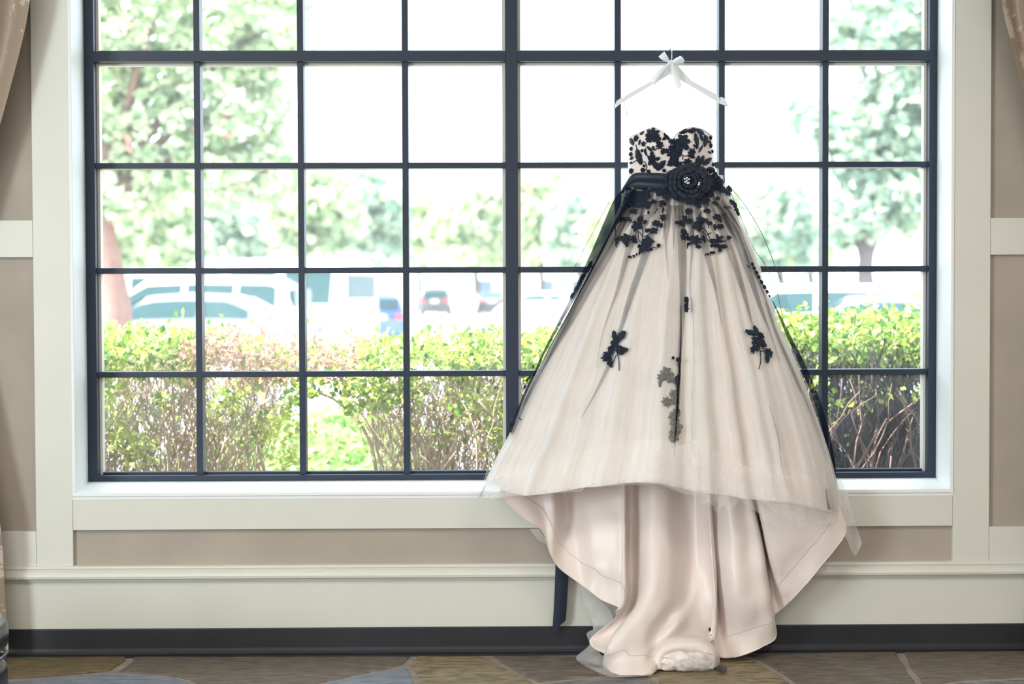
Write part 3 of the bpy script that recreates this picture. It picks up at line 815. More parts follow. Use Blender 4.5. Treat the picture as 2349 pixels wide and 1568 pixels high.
strip_loft([[(1700, 1508, 'f'), (1712, 1494, -.12)], [(1740, 1503, 'f'), (1745, 1480, -.10)], [(1768, 1490, -.08), (1770, 1466, -.08)], [(1772, 1474, -.06), (1776, 1462, -.07)]], 'train_net', 'black_net_fold', 6, 5)
# bustle hook near the roll
hk = MB(); c0 = P(1631, 1455, -.21); c1 = P(1634, 1485, -.215)
hk.tube([c0, c0.lerp(c1, .35) + Vector((.004, 0, 0)), c0.lerp(c1, .7) + Vector((.006, 0, 0)), c1], 0.0022, 6)
hk.tube([P(1634, 1471, -.222) + Vector((0.005 * math.cos(a), -0.002, 0.009 * math.sin(a))) for a in [i * math.pi / 6 for i in range(13)]], 0.0015, 5, False)
hk.build('bustle_hook', M['steel'], dress, smooth=True)
kb = MB(); q = P(1628, 1443, -.206); kb.box(q.x - .004, q.x + .004, q.y - .004, q.y + .004, q.z - .007, q.z + .007); kb.build('bustle_knot', M['black_satin'], dress, bevel=.002)

# ---- bodice
btop = [(1443, 315), (1448, 312), (1471, 302), (1489, 294), (1502, 292), (1521, 301), (1535, 315), (1542, 322), (1550, 309), (1560, 301), (1574, 294), (1591, 292), (1610, 296), (1625, 305), (1636, 313)]
YBO = 0.105
def bodice_half(py):
    l = lerp_table([(290, 1442), (315, 1443), (359, 1441), (398, 1440), (440, 1438)], py); r = lerp_table([(290, 1637), (313, 1636), (347, 1637), (385, 1640), (440, 1648)], py)
    return l, r
def bodice_pt(phi, v):
    u = math.sin(phi)
    l0, r0 = bodice_half(315); pxt = l0 + (r0 - l0) * (u + 1) / 2
    pyt = lerp_table(btop, pxt); pyb = 436.0
    py = pyt + (pyb - pyt) * v
    l, r = bodice_half(py); px = l + (r - l) * (u + 1) / 2
    # the bust stands forward in two cups, the waist is flatter
    cup = sum(math.exp(-((px - c) / 36.0) ** 2) for c in (1497, 1586)) * math.exp(-((py - 330) / 42.0) ** 2)
    depth = 0.085 * math.cos(phi) + 0.035 * cup * math.cos(phi)
    return P(px, py, YBO - depth)
cols = [[bodice_pt(-H + 2 * H * i / 100, k / 30) for k in range(31)] for i in range(101)]
bod_mb = MB().grid(cols)
bod = bod_mb.build('bodice', M['bodice'], dress, smooth=True); bod['label'] = 'sweetheart blush bodice'
bk = []
for i in range(21):
    phi = -H + 2 * H * i / 20
    col = []
    for k in range(9):
        p = bodice_pt(-H, k / 8).lerp(bodice_pt(H, k / 8), (math.sin(phi) + 1) / 2)
        col.append(p + Vector((0, 0.055 * math.cos(phi), 0)))
    bk.append(col)
MB().grid(bk).build('bodice_back', M['bodice'], dress, smooth=True)
bvh_b = BVHTree.FromPolygons([tuple(v) for v in bod_mb.v], bod_mb.f)
# binding along the sweetheart edge
MB().tube([bodice_pt(-H + 2 * H * i / 60, 0.0) for i in range(61)], 0.0022, 5).build('neckline_binding', M['bodice'], dress, smooth=True)
# princess seams
for ph in (-0.52, 0.50):
    MB().tube([bodice_pt(ph, k / 16) + Vector((0, -0.0005, 0)) for k in range(17)], 0.0012, 4).build('bodice_seam', M['bodice'], dress, smooth=True)

# ---- lace: flowers, leaves and stems sewn on; every one lies on the cloth under it
def surf_hit(px, py, tree, tries=True):
    d = ray(px, py).normalized()
    h = tree.ray_cast(CAM, d)
    if h[0] is None:
        q = P(px, py, -0.02); n = tree.find_nearest(q); return n[0].lerp(q, 0.5), n[1]
    return h[0], h[1]
def conform(q, tree, off):
    n = tree.find_nearest(q)
    nn = n[1] if n[1].dot(CAM - n[0]) > 0 else -n[1]
    if (n[0] - q).length > 0.02: return q + (CAM - q).normalized() * off
    return n[0] + nn * off
def frame_at(px, py, tree):
    c, n = surf_hit(px, py, tree)
    if n.dot(CAM - c) < 0: n = -n
    d = (CAM - c).normalized()
    n = (n * 0.6 + d * 0.4).normalized()
    ax = Vector((0, 0, 1)).cross(n); ax.normalize(); ay = n.cross(ax)
    return c, n, ax, ay
PXM = 1.0 / 612.0
lrnd = random.Random(5)
def lace_flower(par, tree, px, py, r, mat='lace', off=0.017, lobes=None):
    c, n, ax, ay = frame_at(px, py, tree); R0 = r * PXM
    lobes = lobes or lrnd.choice([5, 6, 7]); ph = lrnd.uniform(0, 6)
    nn = lobes * 8
    vs = [conform(c, tree, off + 0.006)]
    for ring, (f, o) in enumerate(((0.35, 0.003), (0.62, 0.0055), (1.0, 0.0))):
        for k in range(nn):
            a = 2 * math.pi * k / nn
            rr = R0 * f
            if ring == 2: rr *= 0.58 + 0.42 * abs(math.cos(lobes * (a + ph) / 2)) ** 0.8 + lrnd.uniform(-.09, .09)
            if ring == 1: rr *= 0.9 + 0.1 * math.cos(lobes * (a + ph))
            vs.append(conform(c + ax * rr * math.cos(a) + ay * rr * math.sin(a), tree, off + o))
    fs = [(0, 1 + k, 1 + (k + 1) % nn) for k in range(nn)]
    for ring in range(2):
        b = 1 + ring * nn
        for k in range(nn): fs.append((b + k, b + nn + k, b + nn + (k + 1) % nn, b + (k + 1) % nn))
    return MB().add(vs, fs).build('lace_flower', M[mat], par)
def lace_leaf(par, tree, x0, y0, x1, y1, wpx, mat='lace', off=0.017):
    nseg = 7; vs = []; fs = []
    L = math.hypot(x1 - x0, y1 - y0); nx, ny = -(y1 - y0) / L, (x1 - x0) / L
    for i in range(nseg + 1):
        t = i / nseg; wd = wpx / 2 * math.sin(math.pi * min(1, t * 0.94 + 0.06)) ** 0.75
        wd *= 1.12 if i % 2 else 0.9
        cx, cy = x0 + (x1 - x0) * t, y0 + (y1 - y0) * t
        for s, o in ((-1, 0), (0, 0.004), (1, 0)):
            c, n = surf_hit(cx + nx * wd * s, cy + ny * wd * s, tree)
            d = (CAM - c).normalized()
            if n.dot(d) < 0: n = -n
            vs.append(c + (n * .5 + d * .5) * (off + o))
    for i in range(nseg):
        for s in range(2): fs.append((i * 3 + s, i * 3 + s + 1, i * 3 + s + 4, i * 3 + s + 3))
    return MB().add(vs, fs).build('lace_leaf', M[mat], par)
def lace_stem(mb, tree, pts, wpx=2.2, off=0.017):
    c = []
    for x, y in pts:
        q, n = surf_hit(x, y, tree); d = (CAM - q).normalized(); c.append(q + d * off)
    c = resample(c, max(6, len(c) * 4)); mb.tube(c, wpx * PXM / 2, 5)
def applique(tree, scale, ox, oy, flowers=(), leaves=(), stems=(), mat='lace', label=None, off=0.017):
    cv = lambda x, y: (ox + x * scale, oy + y * scale)
    st = MB()
    if stems: lace_stem(st, tree, [cv(*p) for p in stems[0]], off=off)
    x, y = cv(*(flowers[0][:2] if flowers else leaves[0][:2]))
    if not st.v: lace_stem(st, tree, [(x - 3, y - 3), (x + 3, y + 3)], off=off)
    par = st.build('lace_applique', M[mat], dress, smooth=True)
    for q_ in stems[1:]:
        st = MB(); lace_stem(st, tree, [cv(*p) for p in q_], off=off); st.build('lace_stem', M[mat], par, smooth=True)
    for f in flowers:
        lace_flower(par, tree, *cv(f[0], f[1]), f[2] * scale, mat, off + lrnd.uniform(0, .003))
    for l in leaves:
        lace_leaf(par, tree, *cv(l[0], l[1]), *cv(l[2], l[3]), l[4] * scale, mat, off + lrnd.uniform(0, .003))
    if label: par['label'] = label
    return par

BZ = (0.1240, 1404, 272)
# left cup
applique(bvh_b, *BZ, off=0.004,
    flowers=[(745, 300, 150), (700, 370, 90), (820, 370, 90), (880, 490, 80), (460, 365, 70), (740, 730, 85), (600, 470, 55), (570, 590, 35), (745, 640, 45), (370, 970, 60), (580, 950, 55), (680, 975, 45), (600, 870, 32), (540, 790, 60), (370, 660, 50), (375, 560, 45)],
    leaves=[(520, 300, 600, 240, 45), (500, 490, 530, 380, 45), (465, 560, 535, 860, 120), (650, 515, 755, 605, 60), (750, 500, 785, 590, 50), (760, 760, 830, 950, 95), (825, 955, 990, 760, 115), (680, 860, 740, 760, 80), (800, 760, 890, 710, 70),
            (345, 360, 400, 500, 80), (340, 760, 400, 700, 50), (600, 560, 640, 690, 40), (930, 940, 1000, 980, 70), (960, 270, 1080, 400, 95), (930, 400, 1010, 330, 60), (920, 660, 960, 540, 90), (950, 590, 1060, 600, 90), (340, 840, 380, 790, 35)],
    stems=[[(620, 540), (640, 650), (680, 760)], [(790, 590), (840, 540)], [(840, 800), (845, 960)], [(440, 480), (460, 570)], [(360, 830), (450, 770)], [(600, 790), (640, 880), (620, 960)]])
# right cup and centre front
applique(bvh_b, *BZ, off=0.004,
    flowers=[(1310, 420, 150), (1230, 500, 120), (1130, 430, 70), (1150, 660, 140), (1130, 790, 110), (1390, 810, 95), (1470, 620, 85), (1200, 580, 110), (1090, 540, 70), (1800, 500, 55), (1800, 360, 50), (1830, 610, 40), (1560, 840, 45), (1850, 850, 45), (1230, 850, 80), (1370, 530, 60)],
    leaves=[(1240, 265, 1420, 215, 90), (1400, 245, 1560, 200, 110), (1530, 270, 1580, 530, 85), (1550, 200, 1700, 300, 90), (1620, 290, 1680, 420, 60), (1700, 300, 1740, 400, 60), (1745, 320, 1700, 530, 90), (1675, 490, 1590, 640, 45), (1490, 480, 1590, 555, 50), (1390, 670, 1540, 725, 65),
            (1605, 680, 1530, 880, 75), (1690, 680, 1610, 870, 85), (1825, 730, 1660, 870, 100), (1010, 860, 1110, 830, 60), (1010, 690, 1080, 640, 60), (1760, 420, 1830, 440, 55), (1770, 600, 1830, 650, 40), (1040, 410, 1110, 450, 60)],
    stems=[[(1250, 620), (1330, 690), (1400, 680)], [(1310, 690), (1300, 760)], [(1580, 520), (1560, 560)], [(1590, 830), (1600, 900)]])

# skirt overlay of sheer black tulle, gathered at the waist
MB().grid(bell(-H, H, 140, 50, ZW + 0.02, lambda p: hem_z(p) + 0.04 + 0.10 * math.cos(p), 0.013)).build('black_tulle_overlay', M['black_net_fine'], dress, smooth=True)['label'] = 'sheer black tulle overlay'

def gather(pts, mat='black_net_fold', off=0.015):
    """a folded ply of net: tapering strip lying on the skirt, given by its middle line and widths"""
    ctr = [Vector((x, y, w_)) for x, y, w_ in pts]
    ctr = resample(ctr, 26)
    cols = [[], [], []]
    for i, c in enumerate(ctr):
        a, b = ctr[max(i - 1, 0)], ctr[min(i + 1, len(ctr) - 1)]
        dx, dy = b.x - a.x, b.y - a.y; L = math.hypot(dx, dy); nx, ny = -dy / L, dx / L
        for k, s in enumerate((-1, 0, 1)):
            q, n = surf_hit(c.x + nx * s * c.z / 2, c.y + ny * s * c.z / 2, bvh)
            d = (CAM - q).normalized()
            cols[k].append(q + d * (off + (0.004 if s == 0 else 0)))
    return MB().grid(cols).build('tulle_gather', M[mat], dress, smooth=True)
gather([(1452, 450, 7), (1425, 520, 13), (1398, 580, 17), (1345, 665, 22), (1301, 744, 18), (1262, 815, 8), (1240, 855, 2)])
gather([(1440, 445, 5), (1414, 500, 9), (1380, 570, 8), (1338, 650, 7), (1300, 725, 3)])
gather([(1478, 455, 10), (1460, 510, 16), (1445, 560, 15), (1418, 660, 9), (1399, 713, 4), (1380, 775, 2), (1368, 843, 1.2)])
gather([(1512, 460, 9), (1495, 530, 17), (1479, 587, 17), (1448, 675, 14), (1422, 759, 9), (1395, 839, 8), (1364, 904, 5), (1334, 958, 1.2)])
gather([(1538, 470, 10), (1530, 520, 14), (1527, 560, 4), (1534, 640, 1.2)])
gather([(1556, 470, 22), (1562, 520, 20), (1566, 600, 19), (1567, 663, 15), (1565, 732, 11), (1559, 828, 8), (1555, 923, 9), (1549, 1000, 4), (1547, 1050, 1.2)])
gather([(1562, 700, 1.5), (1562, 780, 3), (1557, 880, 5), (1552, 960, 3), (1549, 1000, 1.2)], 'black_net_dense', 0.020)
gather([(1586, 470, 9), (1588, 560, 7), (1582, 660, 3), (1590, 725, 1.6), (1592, 828, 1.4), (1588, 923, 1.3), (1588, 1038, 1.2)])
gather([(1600, 470, 8), (1610, 520, 12), (1618, 565, 17), (1642, 664, 6), (1656, 749, 1.6)])
gather([(1622, 465, 8), (1648, 510, 15), (1670, 560, 18), (1706, 669, 11), (1725, 739, 3), (1735, 760, 1.2)])
gather([(1640, 460, 7), (1665, 500, 15), (1696, 560, 20), (1744, 702, 9), (1770, 770, 3), (1790, 830, 1.4)])
gather([(1655, 460, 6), (1690, 520, 12), (1722, 600, 12), (1748, 660, 6), (1775, 740, 3)])
gather([(1755, 690, 2), (1780, 760, 7), (1815, 840, 10), (1850, 920, 10), (1880, 1000, 8), (1898, 1060, 3)])
gather([(1425, 470, 8), (1405, 520, 8), (1360, 610, 7), (1312, 700, 4), (1262, 790, 4), (1225, 870, 3), (1198, 935, 2)], 'black_net_dense', 0.02)
gather([(1765, 930, 1.2), (1785, 1000, 2), (1792, 1060, 2), (1806, 1120, 1.2)])
grnd = random.Random(31)
for k_ in range(26):
    t_ = (k_ + .5) / 26; x0_ = 1448 + 206 * t_ + grnd.uniform(-3, 3); x1_ = 1552 + (t_ - .5) * (330 + grnd.uniform(-20, 20))
    y1_ = grnd.uniform(500, 575)
    gather([(x0_, 440, 6), (x0_ + (x1_ - x0_) * .45, 440 + (y1_ - 440) * .5, grnd.uniform(6, 10)), (x1_, y1_, 1.2)], off=0.0135)
# dense wedge of gathered black net at the left hip
strip_loft([[(1440, 428, .02), (1412, 452, .02), (1385, 510, .02), (1360, 570, .02), (1344, 604, .02), (1313, 674, 0), (1278, 743, -.02), (1244, 810, -.04), (1229, 845, -.05), (1200, 905, -.06), (1168, 990, -.08)],
            [(1446, 432, -.0), (1424, 460, -.01), (1400, 505, -.01), (1372, 556, -.02), (1350, 598, -.02), (1317, 675, -.03), (1281, 745, -.05), (1247, 812, -.06), (1232, 847, -.07), (1203, 908, -.08), (1171, 992, -.10)],
            [(1462, 436, -.02), (1446, 464, -.04), (1420, 506, -.05), (1390, 556, -.06), (1364, 600, -.07), (1323, 676, -.08), (1285, 745, -.10), (1249, 812, -.11), (1234, 847, -.12), (1205, 908, -.13), (1173, 992, -.14)]],
           'tulle_gather', 'black_net_dense', 40, 4)
# outer sheer ply standing away on the left, and a longer one on the right
strip_loft([[(1425, 436, .10), (1399, 460, .10), (1345, 560, .09), (1310, 628, .08), (1290, 668, .07)], [(1432, 436, .07), (1410, 470, .06), (1365, 556, .05), (1330, 625, .04), (1305, 675, .03)],
            [(1440, 434, .04), (1425, 470, .03), (1390, 545, .02), (1352, 615, .0), (1320, 672, -.01)]], 'tulle_outer_layer', 'black_net_open', 20, 5)
strip_loft([[(1665, 425, .05), (1690, 500, .03), (1720, 590, .01), (1765, 700, -.02), (1800, 790, -.04), (1840, 880, -.06), (1880, 985, -.08), (1905, 1070, -.10), (1914, 1120, -.11)],
            [(1672, 428, .08), (1702, 480, .07), (1735, 560, .05), (1778, 670, .03), (1815, 770, .0), (1853, 860, -.02), (1892, 965, -.04), (1912, 1060, -.06), (1920, 1120, -.08)],
            [(1678, 432, .12), (1712, 475, .11), (1750, 540, .10), (1786, 625, .08), (1815, 710, .06), (1856, 830, .03), (1890, 940, .0), (1914, 1040, -.04), (1920, 1105, -.06)]], 'tulle_outer_layer', 'black_net_open', 40, 5)
def edge_tube(pts, rad, name='tulle_edge', mat='black_satin'):
    c = resample([P(*p) for p in pts], 40)
    MB().tube(c, rad, 4).build(name, M[mat], dress, smooth=True)
edge_tube([(1680, 434, .12), (1712, 475, .11), (1750, 540, .10), (1775, 602, .08), (1790, 640, .07)],   .0013)
edge_tube([(1672, 430, .09), (1700, 500, .07), (1730, 570, .05), (1757, 610, .04), (1785, 680, .02), (1800, 760, .01)], .0012)
edge_tube([(1399, 460, .10), (1345, 560, .09), (1310, 628, .08), (1292, 664, .07)], .0010)
# dark doubled edge at the right side
strip_loft([[(1772, 690, -.01), (1800, 760, -.03), (1840, 850, -.06), (1875, 945, -.08), (1900, 1040, -.10), (1911, 1100, -.11), (1915, 1150, -.14), (1916, 1172, -.15)],
            [(1773, 689, -.01), (1808, 758, -.02), (1854, 850, -.05), (1890, 945, -.07), (1912, 1040, -.09), (1918, 1095, -.10), (1919, 1150, -.13), (1919, 1178, -.14)]], 'tulle_gather', 'black_net_dense', 36, 4)
strip_loft([[(1774, 690, -.02), (1778, 720, -.02), (1790, 752, -.03)], [(1782, 664, .0), (1792, 700, .0), (1802, 735, -.01)], [(1796, 660, .02), (1804, 690, .02), (1812, 722, .01)]], 'tulle_gather', 'black_net', 10, 5)
strip_loft([[(1893, 1120, -.25), (1897, 1150, -.26), (1897, 1166, -.27)], [(1905, 1118, -.20), (1908, 1150, -.22), (1912, 1172, -.23)], [(1916, 1095, -.13), (1919, 1150, -.16), (1920, 1179, -.17)]], 'tulle_gather', 'black_net_fold', 10, 4)
strip_loft([[(1117, 1095, -.09), (1105, 1125, -.10), (1098, 1140, -.10)], [(1119, 1105, -.11), (1110, 1130, -.12), (1106, 1141, -.12)]], 'tulle_gather', 'black_net_fold', 8, 4)

# lace below the waist
SZ = (0.1447, 1380, 430)
applique(bvh, *SZ, label='left black lace spray below the sash', off=0.017,
    flowers=[(630, 230, 165), (550, 140, 95), (700, 80, 95), (740, 320, 75), (520, 410, 55), (350, 530, 60), (440, 540, 50), (560, 640, 105), (690, 580, 45), (830, 720, 62), (760, 715, 45), (390, 850, 95), (520, 830, 58), (540, 890, 38), (400, 945, 40),
             (740, 890, 100), (690, 990, 95), (600, 960, 40), (900, 950, 45), (785, 1010, 32), (460, 1130, 25), (510, 1112, 25), (560, 1090, 25), (840, 270, 40), (620, 530, 55), (270, 860, 35), (190, 490, 40)],
    leaves=[(400, 160, 340, 360, 100), (790, 150, 690, 190, 70), (800, 200, 880, 250, 45), (740, 380, 760, 450, 50), (300, 780, 240, 950, 55), (620, 1010, 590, 1070, 30), (950, 600, 940, 660, 60), (480, 300, 420, 330, 60)],
    stems=[[(620, 480), (650, 680), (640, 890)], [(580, 690), (590, 820), (640, 890)], [(760, 740), (660, 775), (600, 700)], [(830, 690), (880, 640), (960, 560)], [(440, 545), (520, 550), (600, 560)], [(690, 440), (600, 500), (640, 620)], [(800, 940), (880, 960)], [(590, 1070), (620, 1020)], [(240, 950), (150, 470)]])
applique(bvh, *SZ, label='small black lace spray hanging at the middle', off=0.017,
    flowers=[(1050, 170, 105), (1000, 90, 100), (900, 50, 75), (960, 270, 50), (1010, 300, 45), (980, 510, 75), (870, 600, 62), (945, 620, 32), (1180, 120, 90), (1280, 110, 100)],
    leaves=[(960, 420, 990, 330, 40), (920, 330, 960, 250, 45)], stems=[[(965, 300), (970, 380), (980, 470)], [(960, 560), (900, 610)], [(890, 330), (830, 420)]])
applique(bvh, *SZ, label='right black lace spray below the sash', off=0.017,
    flowers=[(1500, 260, 130), (1420, 250, 90), (1590, 220, 60), (1640, 400, 48), (1380, 410, 62), (1300, 525, 72), (1385, 560, 50), (1240, 595, 60), (1180, 590, 38), (1540, 560, 92), (1510, 645, 95), (1620, 550, 52), (1810, 500, 62), (1845, 555, 42), (1780, 655, 58), (1855, 650, 50),
             (1270, 730, 60), (1265, 815, 60), (1345, 790, 42), (1470, 860, 92), (1375, 835, 45), (1390, 925, 34), (1510, 965, 40), (1580, 830, 58), (1620, 870, 46), (1820, 850, 95), (1740, 880, 48), (1835, 975, 95), (1745, 950, 40), (1925, 960, 42), (1980, 825, 45), (1640, 1095, 25), (1690, 1082, 25), (1740, 1060, 30), (1680, 600, 35)],
    leaves=[(1650, 210, 1720, 230, 55), (1660, 250, 1690, 320, 50), (1800, 160, 1850, 220, 70), (1740, 240, 1830, 290, 60), (1350, 900, 1370, 990, 35)],
    stems=[[(1610, 640), (1690, 740), (1730, 870)], [(1590, 700), (1650, 800), (1740, 865)], [(1740, 710), (1660, 750), (1610, 690)], [(1840, 590), (1830, 640)], [(1700, 560), (1690, 640)], [(1920, 860), (1970, 840)], [(1760, 1040), (1790, 1000)], [(1590, 380), (1540, 470), (1560, 560)]])
applique(bvh, *SZ, label='black lace flowers on the right hip', off=0.02,
    flowers=[(2030, 310, 70), (2060, 395, 62), (2085, 450, 52), (1990, 270, 50), (1930, 120, 80), (1850, 60, 90), (1960, 60, 70)], leaves=[(1880, 440, 1970, 440, 45), (1900, 310, 1990, 350, 40)])
applique(bvh, *SZ, label='black lace under the fabric rose', off=0.02,
    flowers=[(1150, 60, 90), (1280, 40, 90), (1420, 60, 100), (1560, 70, 100), (1700, 50, 90), (1330, 160, 80), (1700, 150, 60), (1180, 200, 60), (1560, 170, 80)], leaves=[(1760, 60, 1850, 20, 60)])
applique(bvh, *SZ, label='black lace under the sash at left', off=0.02,
    flowers=[(480, 30, 70), (620, 20, 80), (760, 10, 70), (860, 5, 70), (930, 130, 60), (700, 160, 90), (840, 60, 80), (420, 90, 50)], leaves=[(300, 60, 400, 20, 40)])
applique(bvh, 0.3826, 1150, 560, label='black lace spray on the left of the skirt', off=0.017,
    flowers=[(690, 610, 44), (665, 640, 34), (722, 640, 28), (640, 675, 34), (625, 690, 26), (660, 715, 30), (700, 590, 30)],
    leaves=[(672, 522, 690, 595, 36), (748, 526, 700, 585, 42), (762, 632, 715, 650, 28), (735, 665, 705, 640, 30), (668, 745, 655, 700, 26)], stems=[[(690, 640), (704, 690), (706, 756)], [(665, 720), (690, 660)]])
applique(bvh, 0.472, 1550, 560, label='black lace spray on the right of the skirt', off=0.017,
    flowers=[(385, 478, 30), (408, 492, 28), (362, 522, 20), (440, 535, 28), (400, 455, 24), (380, 510, 20)],
    leaves=[(330, 422, 392, 446, 26), (372, 398, 396, 448, 26), (440, 582, 438, 530, 24), (465, 525, 430, 545, 20)], stems=[[(408, 500), (414, 560), (404, 606)], [(440, 515), (410, 520)]])
applique(bvh, 0.3826, 1150, 560, label='small black lace flower at the skirt middle', off=0.034, flowers=[(1105, 372, 28), (1100, 402, 25), (1108, 350, 20)])
applique(bvh, 0.3826, 1150, 560, label='dark lace stalk at the skirt middle', off=0.02, flowers=[(1045, 702, 18), (1015, 690, 12)], leaves=[(1045, 860, 1048, 780, 18)], stems=[[(1055, 715), (1072, 760), (1066, 860), (1060, 960), (1062, 1010)], [(1045, 790), (1055, 900), (1060, 980)]])
applique(bvh, 0.3826, 1150, 560, 
    flowers=[(985, 770, 34), (1000, 800, 38), (1030, 822, 20), (962, 800, 26), (985, 948, 32), (1030, 905, 34), (1035, 940, 30), (1030, 1040, 40), (1042, 1095, 46), (1028, 1150, 40), (1045, 1010, 30)], leaves=[(948, 860, 955, 790, 18), (1020, 1185, 1030, 1140, 40)],
    mat='lace_veiled', label='grey lace flowers veiled by the ivory tulle', off=0.008)
applique(bvh, 0.2552, 1150, 460, label='black lace strip on the left edge', off=0.022, flowers=[(800, 590, 40), (775, 632, 36), (740, 685, 46), (712, 742, 46), (690, 800, 42), (660, 862, 42), (790, 560, 30)])
applique(bvh, 0.3826, 1150, 560, label='black lace beads low on the left edge', off=0.022, flowers=[(222, 750, 12), (212, 790, 16), (192, 832, 17), (176, 872, 15), (205, 815, 14)])
applique(bvh, 0.3826, 1150, 560, label='black lace beads lowest on the left edge', off=0.022, flowers=[(112, 1045, 14), (92, 1088, 18), (72, 1150, 18), (85, 1118, 14)])
applique(bvh, 0.2214, 1640, 460, label='black lace strip on the right edge', off=0.018, flowers=[(345, 680, 24), (362, 720, 26), (385, 765, 28), (408, 810, 30), (438, 862, 32), (465, 915, 32), (492, 965, 26), (515, 1010, 18)])

# ---- sash, tails and fabric flower
def band_pt(px, py, off):
    t = (px - 1424) / (1662 - 1424); u = max(-1, min(1, 2 * t - 1))
    return P(px, py, 0.09 - (0.088 + off) * math.sqrt(max(0, 1 - u * u)) - off)
tops = [(1424, 437), (1432, 424), (1452, 399), (1480, 396), (1515, 397), (1545, 399), (1600, 402), (1640, 405), (1656, 420), (1662, 440)]
bots = [(1426, 442), (1440, 432), (1460, 429), (1490, 431), (1520, 434), (1545, 436), (1600, 440), (1640, 442), (1654, 444), (1662, 448)]
sc_cols = []
for a, b in zip(tops, bots):
    sc_cols.append([band_pt(a[0] + (b[0] - a[0]) * k / 6, a[1] + (b[1] - a[1]) * k / 6, 0.012 + 0.003 * math.sin(k * 1.05)) for k in range(7)])
sash = MB().grid(loft(sc_cols, 9, 5)).build('sash', M['black_satin'], dress, smooth=True)
sash['label'] = 'black satin waist sash'
strip_loft([[(1273, 1180, -.045), (1274, 1297, -.045), (1270, 1400, -.042), (1266, 1453, -.040)], [(1288, 1180, -.047), (1289, 1297, -.048), (1284, 1395, -.046), (1282, 1437, -.044)], [(1303, 1180, -.045), (1304, 1305, -.045), (1300, 1390, -.042), (1297, 1423, -.040)]],
           'sash_tail', 'black_satin', 24, 4)['label'] = 'black ribbon tail hanging behind the train'
strip_loft([[(1640, 1524, 'f'), (1648, 1536, 'f')], [(1656, 1527, 'f'), (1657, 1539, 'f')], [(1667, 1529, 'f'), (1667, 1541, 'f')]], 'sash_tail', 'black_satin', 6, 3)['label'] = 'black ribbon end on the floor'
# rose: rings of wavy organza petals round a tight middle
fc = P(1579, 418, -0.035)
prnd = random.Random(8)
flower = MB().tube([fc + Vector((0, 0.03, 0)), fc + Vector((0, -0.012, 0))], [0.03, 0.018], 12).build('fabric_rose', M['black_petal'], dress, smooth=True)
flower['label'] = 'large black organza rose on the sash'
def petal(cx, cz, ang, r0, r1, wid, lift, y0):
    cols = []
    for i in range(9):
        s = i / 8 - .5
        col = []
        for k in range(7):
            t = k / 6
            rr = r0 + (r1 - r0) * t
            a = ang + s * wid * (0.55 + 0.45 * math.sin(t * math.pi * .8)) * (1.2 if t > .5 else 1)
            wv = 0.004 * math.sin(i * 2.4 + ang * 7) * t
            edge = r1 * 0.10 * (abs(s) * 2) ** 2 * t
            col.append(Vector((cx + (rr - edge) * math.cos(a), y0 - lift * math.sin(t * 1.9) + wv, cz + (rr - edge) * math.sin(a))))
        cols.append(col)
    return MB().grid(cols)
for ring, (n, r0, r1, wid, lift, y0) in enumerate([(9, .03, .078, 1.0, .012, -.035), (8, .022, .062, 1.0, .022, -.042), (7, .014, .044, 1.1, .030, -.046), (5, .006, .028, 1.4, .034, -.05)]):
    for k in range(n):
        a = 2 * math.pi * k / n + ring * .4 + prnd.uniform(-.15, .15)
        petal(fc.x, fc.z, a, r0, r1 * prnd.uniform(.9, 1.12), wid, lift, y0).build('petal', M['black_petal'], flower, smooth=True)
for dx, dz, r, n in ((-.055, .012, .042, 6), (.062, .000, .045, 7), (.085, .030, .034, 5), (.02, .040, .036, 5), (-.03, -.03, .036, 5), (.05, -.035, .034, 5), (.112, .005, .03, 5)):
    for k in range(n):
        petal(fc.x + dx, fc.z + dz, 2 * math.pi * k / n + prnd.uniform(-.3, .3), .004, r * prnd.uniform(.8, 1.15), 1.3, .014, -.02 + max(0, dx) * .4).build('petal', M['black_petal'], flower, smooth=True)
def gem(mb, c, r):
    mb.add([c + Vector((r * math.cos(a), 0, r * math.sin(a))) for a in [k * math.pi / 3 for k in range(6)]] + [c + Vector((0, -r * .8, 0)), c + Vector((0, r * .5, 0))],
           [(k, (k + 1) % 6, 6) for k in range(6)] + [((k + 1) % 6, k, 7) for k in range(6)])
for cx, cy, pts in ((1576, 414, [(0, 0), (5, -3), (-4, 3), (4, 5), (-5, -4), (0, -6), (1, 6)]), (1603, 423, [(0, 0), (1, -4)])):
    gm = MB()
    for dx, dy in pts: gem(gm, P(cx + dx, cy + dy, -0.088), 0.0038)
    gm.build('rhinestone_cluster', M['jewel'], flower)

# ---- hanger
hang = empty('coat_hanger', (P(1541, 160, .16).x, .16, P(1541, 246, .16).z), 'white wooden coat hanger hooked over the upper window bar', 'hanger')
HY = 0.163
up = [(1412, 238), (1415, 231), (1424, 225), (1430, 224), (1431, 228), (1433, 220), (1462, 203), (1494, 186), (1510, 172), (1524, 153), (1533, 144), (1541, 141), (1549, 145), (1560, 155), (1572, 169), (1586, 184), (1618, 202), (1648, 218), (1650, 226), (1653, 222), (1660, 224), (1666, 231), (1669, 238)]
lo = [(1671, 245), (1662, 241), (1651, 236), (1607, 210), (1563, 184), (1548, 173), (1539, 170), (1530, 174), (1485, 201), (1432, 232), (1420, 240), (1412, 247)]
poly = [P(x, y, HY) for x, y in up + lo]
hb = MB().prism(poly, (0, 0.013, 0)).build('hanger_body', M['hanger'], hang, bevel=0.0025)
hx = P(1541, 141, HY + .006)
tz = 2.3375
hp = [hx - Vector((0, 0, .01)), hx + Vector((0, 0, .02)), Vector((hx.x, 0.172, tz - .012)), Vector((hx.x, 0.190, tz + .006)), Vector((hx.x, 0.212, tz + .0095)), Vector((hx.x, 0.235, tz + .006))]
